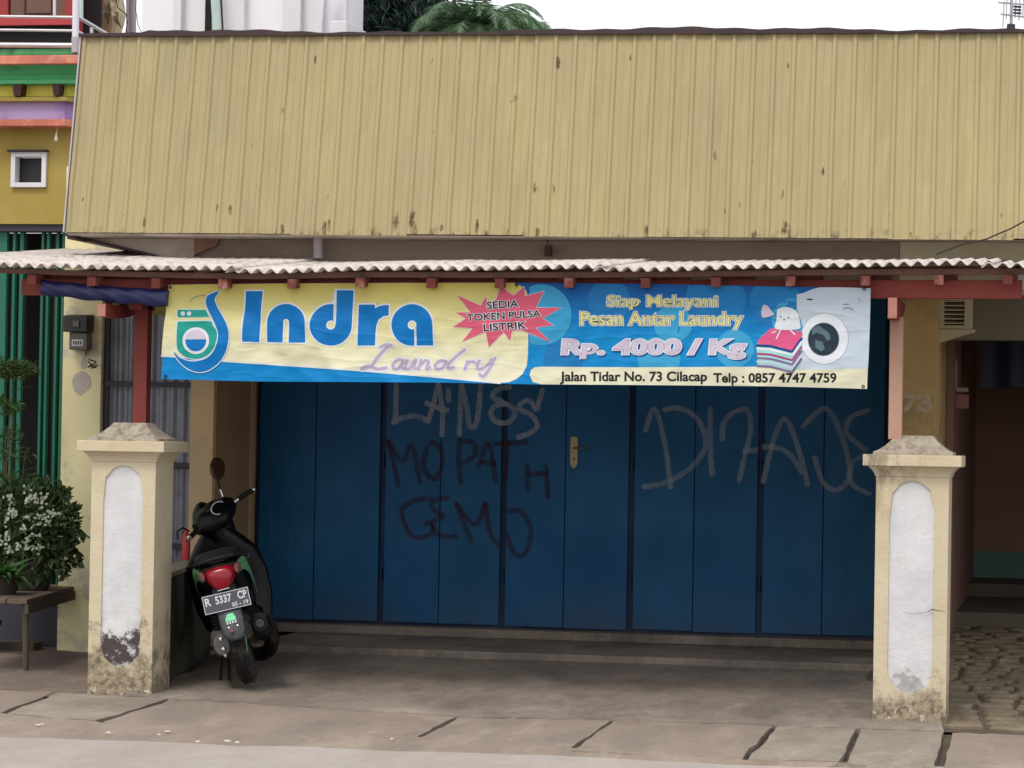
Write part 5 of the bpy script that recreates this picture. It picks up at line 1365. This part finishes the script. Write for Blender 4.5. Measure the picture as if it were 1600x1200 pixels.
# broad-leaved plant at the lower left, in front
bp_, bpp = potted('broad_leaf_plant', 6, 1.75, 'potted plant with upright glossy leaves at the left end of the bench', 'potted plant', .11, .13)
def blade(b, p, d, L_, w_, bend, nseg=6):
    d = d.normalized(); s_ = d.cross(Vector((0,0,1))); s_ = s_.normalized() if s_.length > .01 else Vector((1,0,0)); k = len(b.v); q = p.copy()
    for i in range(nseg+1):
        t = i/nseg; ww = w_*math.sin(math.pi*(.08+.9*t))**.8; b.v += [q-s_*ww, q+Vector((0,0,-ww*.35)), q+s_*ww]
        d = (d+Vector((0,0,-bend/nseg))).normalized(); q = q+d*L_/nseg
    for i in range(nseg):
        for j in range(2): a = k+i*3+j; b.f.append([a, a+1, a+4, a+3])
r = random.Random(4)
for k in range(60):
    b = B(); az = r.uniform(0, 6.28); blade(b, bpp+Vector((r.uniform(-.05,.05), r.uniform(-.05,.05), .1)), Vector((math.cos(az)*.9, math.sin(az)*.9, r.uniform(.3,1))), r.uniform(.16,.32), r.uniform(.012,.022), r.uniform(.5,1.4)); b.build('leaf', 'leaf_broad', bp_, True)
# tall airy plant standing behind, at the frame edge
tp, tpp = potted('tall_fern', -28, 2.6, 'tall thin plant with a feathery flat top in front of the green gate', 'potted plant', .13, .22, .0)
YTf = tpp.y
def fern(x0, x1, y0, y1, n, seed):
    def fn(rr_): 
        while True:
            a, b_ = rr_.uniform(x0, x1), rr_.uniform(y0, y1)
            if (2*(a-(x0+x1)/2)/(x1-x0))**2+(2*(b_-(y0+y1)/2)/(y1-y0))**2 < 1+.3*math.sin(a): return P(a, b_, YTf+rr_.uniform(-.12,.12)), (.5*(1 if a > (x0+x1)/2 else -1), 0, .1)
    return leafcloud(n, fn, .045, .06, seed, 0)
v, f = fern(-60, 58, 564, 592, 2200, 5)
for a in ((-40, 34, 622, 650, 350, 6), (-40, 40, 668, 695, 260, 7), (-30, 52, 695, 722, 200, 8)):
    v2, f2 = fern(*a); k = len(v); v += v2; f += [tuple(i+k for i in t) for t in f2]
stuff(mesh('foliage', v, f, 'leaf_fern', tp))
st = B()
for (a, b_) in ((-10,575),(20,580),(-25,630),(22,640),(10,680),(40,705)): e = P(a, b_, YTf); st.tube([tpp+Vector((0,0,.2)), Vector((lerp(tpp.x, e.x, .75), YTf, (tpp.z+e.z)*.5)), e], [.009,.006,.003], 6)
st.build('stem', 'bark', tp, True)
for (x0, y0, x1, y1, w_) in ((18,612,52,597,.010),(-5,640,8,608,.022),(0,622,34,640,.02),(6,650,40,632,.018),(0,700,30,712,.02),(8,720,48,705,.018),(-10,690,18,668,.022),(20,740,60,722,.02),(30,738,66,748,.024)):
    a = P(x0, y0, YTf-.1); e = P(x1, y1, YTf-.16); b = B(); blade(b, a, e-a, (e-a).length, w_, .25); b.build('leaf', 'leaf_broad', tp, True)
# clutter under the bench
zz = G(36, 1016, 0)
tag(B().box(zz.x-.25, zz.x+.1, zz.y-.06, zz.y+.12, .0, .06, .006).build('wooden_plank', 'bench_leg'), 'short dirty plank lying on the ground under the plant bench', 'plank')
ub = P(131, 925, bA.y+.35); bt_ = thing('white_block', (ub.x, ub.y, 0), 'pale concrete blocks stacked behind the bench end by the left pillar', 'blocks')
zb2 = PZ(936, ub.y, 131)
for k in range(4):
    h = zb2/3.2; B().box(ub.x-.13+.01*k, ub.x+.12+.008*k, ub.y-.05, ub.y+.08, k*h+.001, k*h+h-.006, .004).build('block', 'lowwall_shaded' if k < 3 else 'n_grey', bt_)

# pebbles / litter chips on the verge and road edge
r = random.Random(12)
for px, py, s_ in ((60,1134,.016),(170,1146,.014),(262,1144,.018),(248,1149,.010),(309,1160,.014),(356,1159,.018),(371,1161,.013),(66,1133,.011),(612,1156,.010),(1150,1176,.008),(1422,1176,.014)):
    c = G(px, py, -.012); b = B(); b.lathe(c, (0,0,1), [(s_*.6,0),(s_,.003),(s_*.8,.007),(s_*.3,.009)], 9)
    b.v = [Vector((c.x+(q.x-c.x)*r.uniform(.8,1.3), c.y+(q.y-c.y)*r.uniform(.5,.8), q.z)) for q in b.v]
    tag(b.build('stone_chip', 'stone_chip'), 'small pale stone chip lying on the dusty pavement edge', 'stone', 'pale stone chips along the road edge')

# ================================================================== MOTORBIKE (local frame: x right, y forward, z up, origin under the rear axle)
bk = thing('parked_scooter', (0,0,0), 'black and green scooter leaning on its stand, seen from behind, beside the left pillar', 'scooter', rot=(0,0,0))
LOC = G(391, 1067, .05)
bk.location = LOC
LEAN, HEAD = R(-16), R(15.5)
bk.rotation_mode = 'QUATERNION'
bk.rotation_quaternion = (Matrix.Rotation(HEAD, 4, 'Z') @ Matrix.Rotation(LEAN, 4, 'Y')).to_quaternion()
RW = .27
# rear wheel
tw = B().torus((0,0,RW), (1,0,0), RW-.050, .050, 48, 14, 1.1).build('rear_tyre', 'bk_tyre', bk, True)
tr_ = B()
for i in range(48):
    a = 2*math.pi*i/48
    for s_ in (-1, 1):
        c = Vector((s_*.018, math.cos(a+.05*s_)*(RW+.0005), RW+math.sin(a+.05*s_)*(RW+.0005))); e = Vector((.014*s_, 0, 0)); t = Vector((0, -math.sin(a), math.cos(a)))*.008; o_ = Vector((0, math.cos(a), math.sin(a)))*.003
        tr_.add([c-t, c+e-t*.2-o_*2, c+e+t*1.4-o_*2, c+t, c-t+o_, c+e-t*.2-o_, c+e+t*1.4-o_, c+t+o_], [(4,5,6,7),(0,1,5,4),(1,2,6,5),(2,3,7,6),(3,0,4,7)])
stuff(tr_.build('tread', 'bk_tyre', tw))
rm = B().torus((0,0,RW), (1,0,0), RW-.088, .016, 40, 8, 1.6)
for i in range(6):
    a = 2*math.pi*i/6; rm.tube([(0, .03*math.cos(a), RW+.03*math.sin(a)), (0, (RW-.09)*math.cos(a), RW+(RW-.09)*math.sin(a))], [.014,.010], 8)
rm.lathe((-.05,0,RW), (1,0,0), [(.03,0),(.04,.01),(.04,.09),(.03,.10)], 18); rm.build('rear_rim', 'bk_rim', bk, True)
# front wheel (turned with the bars)
ST = R(43); rake = R(26); HP = Vector((0, 1.02, .80)); ax = Vector((0, -math.sin(rake), math.cos(rake)))
TURN = Matrix.Translation(HP) @ Matrix.Rotation(ST, 4, ax) @ Matrix.Translation(-HP)
B().torus((0,1.25,RW), (1,0,0), RW-.04, .040, 44, 12).xf(TURN).build('front_tyre', 'bk_tyre', bk, True)
fm = B().torus((0,1.25,RW), (1,0,0), RW-.08, .014, 36, 8, 1.5)
for i in range(6):
    a = 2*math.pi*i/6; fm.tube([(0, 1.25, RW), (0, 1.25+(RW-.085)*math.cos(a), RW+(RW-.085)*math.sin(a))], .010, 8)
fm.xf(TURN).build('front_rim', 'bk_rim', bk, True)
ff_ = B()
for i in range(10):
    pass
secs = [(a, 1.25+(RW+.025)*math.cos(R(a)), RW+(RW+.025)*math.sin(R(a))) for a in range(10, 161, 15)]
v = []; f = []
for (a, y_, z_2) in secs:
    for xo, dz in ((-.055,-.03),(-.045,0),(0,.012),(.045,0),(.055,-.03)): v.append((xo, y_+dz*math.cos(R(a))*1, z_2+dz*math.sin(R(a))))
for i in range(len(secs)-1):
    for j in range(4): q = i*5+j; f.append((q, q+1, q+6, q+5))
b = B().add(v, f).xf(TURN); b.build('front_fender', 'bk_black', bk, True)
fk = B()
for s_ in (-.075, .075): fk.tube([Vector((s_, 1.25, RW)), Vector((s_, 1.08, .66))], [.018,.022], 10)
fk.xf(TURN).build('fork', 'bk_matt', bk, True)
# rear body: tapering tail
B().loft([(-.20,0,.70,.055,.035,2.6),(-.17,0,.69,.105,.06,2.8),(-.08,0,.675,.125,.085,3),(.08,0,.65,.14,.115,3),(.25,0,.61,.145,.15,3.2),(.42,0,.57,.13,.17,3.4),(.50,0,.54,.12,.17,3.4)], 32).build('tail_body', 'bk_black', bk, True)
# side panels (green right, matching left)
for s_ in (1, -1):
    secs = [(-.16,.700,.690,.108),(-.08,.735,.690,.131),(.05,.735,.650,.146),(.18,.715,.58,.153),(.32,.67,.48,.152),(.44,.60,.40,.145)]
    v = []; f = []
    for (y_, zt2, zb3, xw) in secs:
        for q in range(6): t = q/5; v.append((s_*(xw+.010*math.sin(math.pi*t)-.012*t), y_, lerp(zt2, zb3, t)))
    for i in range(len(secs)-1):
        for j in range(5): a = i*6+j; f.append((a, a+6, a+7, a+1) if s_ > 0 else (a, a+1, a+7, a+6))
    o = mesh('side_panel', v, f, 'bk_black', bk, True); md = o.modifiers.new('t', 'SOLIDIFY'); md.thickness = .006
    pts = [Vector((s_*.112, -.155, .712)), Vector((s_*.140, -.07, .722)), Vector((s_*.156, .05, .700)), Vector((s_*.164, .17, .63)), Vector((s_*.163, .28, .54))]
    ws = [.010, .020, .024, .017, .005]; v = []; f = []
    for p, w_ in zip(pts, ws): v += [p+Vector((s_*.004,0,w_)), p+Vector((s_*.009,0,0)), p+Vector((s_*.004,0,-w_))]
    for i in range(4):
        for j in range(2): a = i*3+j; f.append((a, a+3, a+4, a+1))
    mesh('green_stripe', v, f, 'bk_palegreen', bk, True)
    pts = [p+Vector((s_*.002, .0, -.035)) for p in pts]; v = []; f = []
    for p, w_ in zip(pts, [.012,.026,.036,.03,.012]): v += [p+Vector((s_*.002,0,w_)), p+Vector((s_*.006,0,0)), p+Vector((s_*.002,0,-w_))]
    for i in range(4):
        for j in range(2): a = i*3+j; f.append((a, a+3, a+4, a+1))
    mesh('green_panel', v, f, 'bk_palegreen' if s_ > 0 else 'bk_green', bk, True)
# seat
B().loft([(-.20,0,.762,.07,.018,2.4),(-.15,0,.768,.115,.032,2.6),(0,0,.775,.135,.040,2.8),(.18,0,.765,.14,.038,2.8),(.25,0,.745,.135,.035,2.8),(.42,0,.735,.12,.035,2.6),(.52,0,.715,.08,.025,2.4)], 28).build('seat', 'bk_seat', bk, True)
gr = B().tube([(-.125,.02,.745),(-.135,-.12,.755),(-.10,-.215,.765),(0,-.24,.768),(.10,-.215,.765),(.135,-.12,.755),(.125,.02,.745)], .012, 10).build('grab_rail', 'bk_matt', bk, True)
# tail lamp cluster
tl = B().loft([(-.246,0,.645,.050,.046,2.4),(-.234,0,.645,.066,.064,2.6),(-.18,0,.655,.082,.074,2.6)], 28)
tl.v = [Vector((q.x*(1+.28*(q.z-.645)/.07), q.y, q.z)) for q in tl.v]; tl.build('tail_lamp', 'bk_red', bk, True)
for s_ in (-1, 1):
    b = B().loft([(-.215,s_*.100,.680,.010,.018,2),(-.200,s_*.104,.680,.018,.030,2.4),(-.15,s_*.110,.685,.020,.034,2.4)], 18); b.build('indicator', 'bk_clear', bk, True)
# rear mudguard and plate
mg = [(-.175,.60,.070),(-.21,.55,.072),(-.255,.48,.074),(-.30,.40,.074),(-.325,.34,.070),(-.335,.305,.058),(-.337,.285,.035)]
v = []; f = []
for (y_, z_3, w_) in mg:
    for xo, k in ((-1,.022),(-.8,.004),(0,0),(.8,.004),(1,.022)): v.append((xo*w_, y_+k, z_3))
for i in range(len(mg)-1):
    for j in range(4): q = i*5+j; f.append((q, q+5, q+6, q+1))
o = mesh('rear_mudguard', v, f, 'bk_grey', bk, True); md = o.modifiers.new('t', 'SOLIDIFY'); md.thickness = .006
MG = o
PM = Matrix.Translation((0, -.262, .515)) @ Matrix.Rotation(R(-14), 4, 'X') @ Matrix.Rotation(R(2), 4, 'Y')
pb = B().box(-.1375, .1375, -.0035, 0, -.055, .055, .001).xf(PM); plo = pb.build('number_plate', 'bk_plate', bk)
bd = B()
for q in ((-.136,.136,.0500,.0535),(-.136,.136,-.0535,-.0500),(-.136,-.1325,-.0499,.0499),(.1325,.136,-.0499,.0499)): bd.box(q[0], q[1], -.0052, -.0036, q[2], q[3])
bd.xf(PM).build('plate_border', 'bk_white', plo)
def ptext(s, box, off=.03):
    v, f = text_tris(s, *box, off=off); V = [PM @ Vector((a, -.0055, -b_)) for a, b_ in v]; F = [t if (V[t[1]]-V[t[0]]).cross(V[t[2]]-V[t[0]]).y < 0 else t[::-1] for t in f]
    mesh('plate_lettering', V, F, 'bk_white', plo)
ptext('R', (-.122,-.093,-.038,.006)); ptext('5337', (-.062,.030,-.038,.006)); ptext('CP', (.070,.122,-.040,.004)); ptext('05 - 19', (.028,.122,.018,.042), .02)
B().box(-.035, .035, -.262, -.256, .583, .588).build('reflector_strip', 'bk_white', bk)
# sticker on the mudguard
sk = B()
def mgp(x_, z_3, o=.004):
    y_ = interp([(z, y) for y, z, _ in reversed(mg)], z_3); return Vector((x_, y_-o, z_3))
sk.add([mgp(-.030,.425), mgp(.026,.425), mgp(.028,.40), mgp(-.034,.40)], [(0,3,2,1)]).add([mgp(-.018,.440), mgp(.016,.442), mgp(.022,.426), mgp(-.026,.426)], [(0,3,2,1)]).build('sticker', 'bk_sticker', MG)
for k in range(4): sk = B().add([mgp(-.030+k*.016,.397), mgp(-.020+k*.016,.398), mgp(-.022+k*.016,.385), mgp(-.031+k*.016,.384)], [(0,3,2,1)]).build('sticker_lettering', 'bk_white', MG)
B().lathe((-.012,-.338,.345), (0,-1,.3), [(.014,0),(.016,.006),(.010,.012)], 16).build('reflector', 'bk_clear', MG, True)
for x_ in (-.025,.028): B().lathe((x_,-.334,.365), (0,-1,.2), [(.006,0),(.006,.005),(.003,.007)], 10).build('bolt', 'bk_chrome', MG, True)
B().tube([(.055,-.20,.52),(.062,-.29,.40),(.055,-.285,.30),(.04,-.24,.2)], .0035, 6).build('cable', 'bk_palegreen', bk, True)
# inner hugger, engine, cvt case on the left, shock absorber
B().loft([(-.10,-.10,.27,.045,.06,2.4),(0,-.105,.28,.055,.085,2.6),(.2,-.11,.27,.05,.075,2.6),(.42,-.10,.28,.045,.085,2.6),(.5,-.08,.29,.03,.06,2.4)], 24).build('transmission_case', 'bk_engine', bk, True)
B().loft([(.12,0,.30,.09,.06,2.6),(.30,0,.31,.10,.08,2.6),(.50,0,.32,.08,.08,2.6)], 24).build('engine', 'bk_engine', bk, True)
for k, (y_, z_3) in enumerate(((-.095,.30),(-.10,.24),(-.06,.20))): B().lathe((-.095, y_-.005, z_3), (0,-1,0), [(.012,-.02),(.012,.006),(.006,.008)], 10).build('bolt', 'bk_chrome', bk, True)
sh = B().tube([(-.10,-.03,.30),(-.10,.02,.56)], .014, 10)
for i in range(9): t = i/8; sh.torus((-.10, -.02+.035*t, .34+.17*t), (0,.2,1), .026, .006, 18, 6)
sh.build('shock_absorber', 'bk_matt', bk, True)
# muffler on the right with round end cap
B().loft([(-.18,.150,.335,.040,.046,2.2),(-.165,.150,.335,.052,.060,2.4),(0,.150,.320,.058,.068,2.6),(.22,.145,.300,.056,.066,2.6),(.34,.13,.28,.03,.035,2.2)], 26).build('muffler', 'bk_matt', bk, True)
B().lathe((.150,-.183,.335), (0,-1,0), [(.024,0),(.024,.004),(.013,.006),(.013,-.02)], 20).build('muffler_outlet', 'bk_grey', bk, True)
hs = B().box(.208, .216, -.12, .20, .30, .365, .004); hs.build('muffler_shield', 'bk_black', bk)
# floor board, leg shield
B().loft([(.44,0,.40,.14,.07,4),(.60,0,.30,.155,.07,4),(.80,0,.28,.16,.065,4),(.90,0,.32,.16,.08,4)], 28).build('footboard', 'bk_black', bk, True)
lsec = [(.24,.92,.150,.05),(.32,.965,.215,.06),(.45,.985,.245,.065),(.60,.985,.250,.07),(.74,.965,.225,.075),(.84,.94,.150,.07),(.90,.925,.09,.05)]
B().loft([(z_3, 0, y_, w_, d_2, 2.8) for (z_3, y_, w_, d_2) in lsec], 36, 'z').build('leg_shield', 'bk_black', bk, True)
B().loft([(.30,0,1.06,.09,.05,2.4),(.50,0,1.09,.13,.06,2.6),(.70,0,1.06,.14,.07,2.6),(.86,0,1.0,.07,.05,2.2)], 28, 'z').build('front_apron', 'bk_green', bk, True)
B().lathe((.145,.912,.700), (0,-1,.05), [(.020,0),(.020,.006),(.013,.007),(.012,.003)], 18).build('ignition_ring', 'bk_grey', bk, True)
for s_ in (-1, 1): B().tube([(s_*.12,.55,.20),(s_*.17,.53,.22),(s_*.20,.53,.225)], .012, 8).build('footpeg', 'bk_matt', bk, True)
# handlebar cover, dash, bars, grips, levers, mirror: all turned left
def H(b, name, mat, par=bk, sm=True): return b.xf(TURN).build(name, mat, par, sm)
hc = H(B().loft([(-.17,.90,.985,.030,.040,2.3),(-.12,.895,.985,.055,.070,2.5),(0,.885,.985,.080,.095,2.6),(.12,.895,.985,.055,.070,2.5),(.17,.90,.985,.030,.040,2.3)], 26, 'x'), 'handlebar_cover', 'bk_black')
H(B().loft([(.84,0,.95,.10,.08,2.6),(.92,0,.94,.115,.085,2.6),(1.0,0,.92,.12,.095,2.6),(1.055,0,.90,.10,.075,2.6),(1.072,0,.895,.06,.045,2.4)], 28, 'z'), 'dash_cowl', 'bk_black')
H(B().loft([(.955,0,1.02,.065,.05,2.4),(1.0,0,1.01,.09,.055,2.4),(1.07,0,.985,.055,.045,2.4),(1.10,0,.97,.02,.02,2.2)], 24, 'z'), 'headlamp_cowl', 'bk_black')
arcp = [(.058*math.cos(R(a)), .818+.010*math.sin(R(a)), 1.022+.036*math.sin(R(a))) for a in range(20, 250, 12)]
H(B().tube(arcp, .0045, 6), 'speedometer_ring', 'bk_white')
for s_ in (-1, 1):
    H(B().tube([(s_*.15,.885,.985),(s_*.20,.865,.985)], .013, 10), 'bar', 'bk_chrome')
    H(B().tube([(s_*.20,.865,.985),(s_*.23,.85,.985),(s_*.295,.825,.982)], [.017,.0165,.0165], 14), 'grip', 'bk_matt')
    H(B().lathe((s_*.295,.825,.982), (s_*.9,-.4,0), [(.014,0),(.017,.003),(.017,.016),(.010,.020)], 14), 'bar_end', 'bk_chrome')
    H(B().tube([(s_*.17,.925,.975),(s_*.22,.94,.97),(s_*.29,.90,.965)], [.008,.006,.006], 8), 'brake_lever', 'bk_chrome' if s_ < 0 else 'bk_matt')
H(B().tube([(.125,.90,1.03),(.135,.895,1.07),(.14,.89,1.10)], .0065, 8), 'mirror_stem', 'bk_chrome')
H(B().tube([(.14,.89,1.10),(.172,.89,1.175)], .006, 8), 'mirror_arm', 'bk_matt')
mm = B().loft([(-.012,0,0,.060,.044,2.1),(0,0,0,.074,.056,2.2),(.016,0,0,.060,.044,2.1),(.024,0,0,.02,.014,2)], 26)
mm.xf(Matrix.Translation((.205,.885,1.215)) @ Matrix.Rotation(R(-42), 4, 'Y')); H(mm, 'mirror', 'bk_mirrorback')
H(B().tube([(-.20,.93,1.0),(-.235,.92,1.045),(-.30,.90,1.05),(-.325,.90,1.01)], .0055, 8), 'mirror_arm', 'bk_matt')
# side stand on the left, rear foot of it on the ground
B().tube([(-.10,.50,.22),(-.16,.47,.10),(-.21,.45,-.035)], [.012,.010,.010], 8).box(-.235,-.19,.43,.475,-.045,-.035).build('side_stand', 'bk_matt', bk, True)
B().tube([(-.09,.12,.16),(-.115,.05,.05),(-.105,-.02,.045)], [.011,.010,.010], 8).build('centre_stand', 'bk_matt', bk, True)
print('faces', sum(len(o.data.polygons) for o in bpy.data.objects if o.type == 'MESH'))
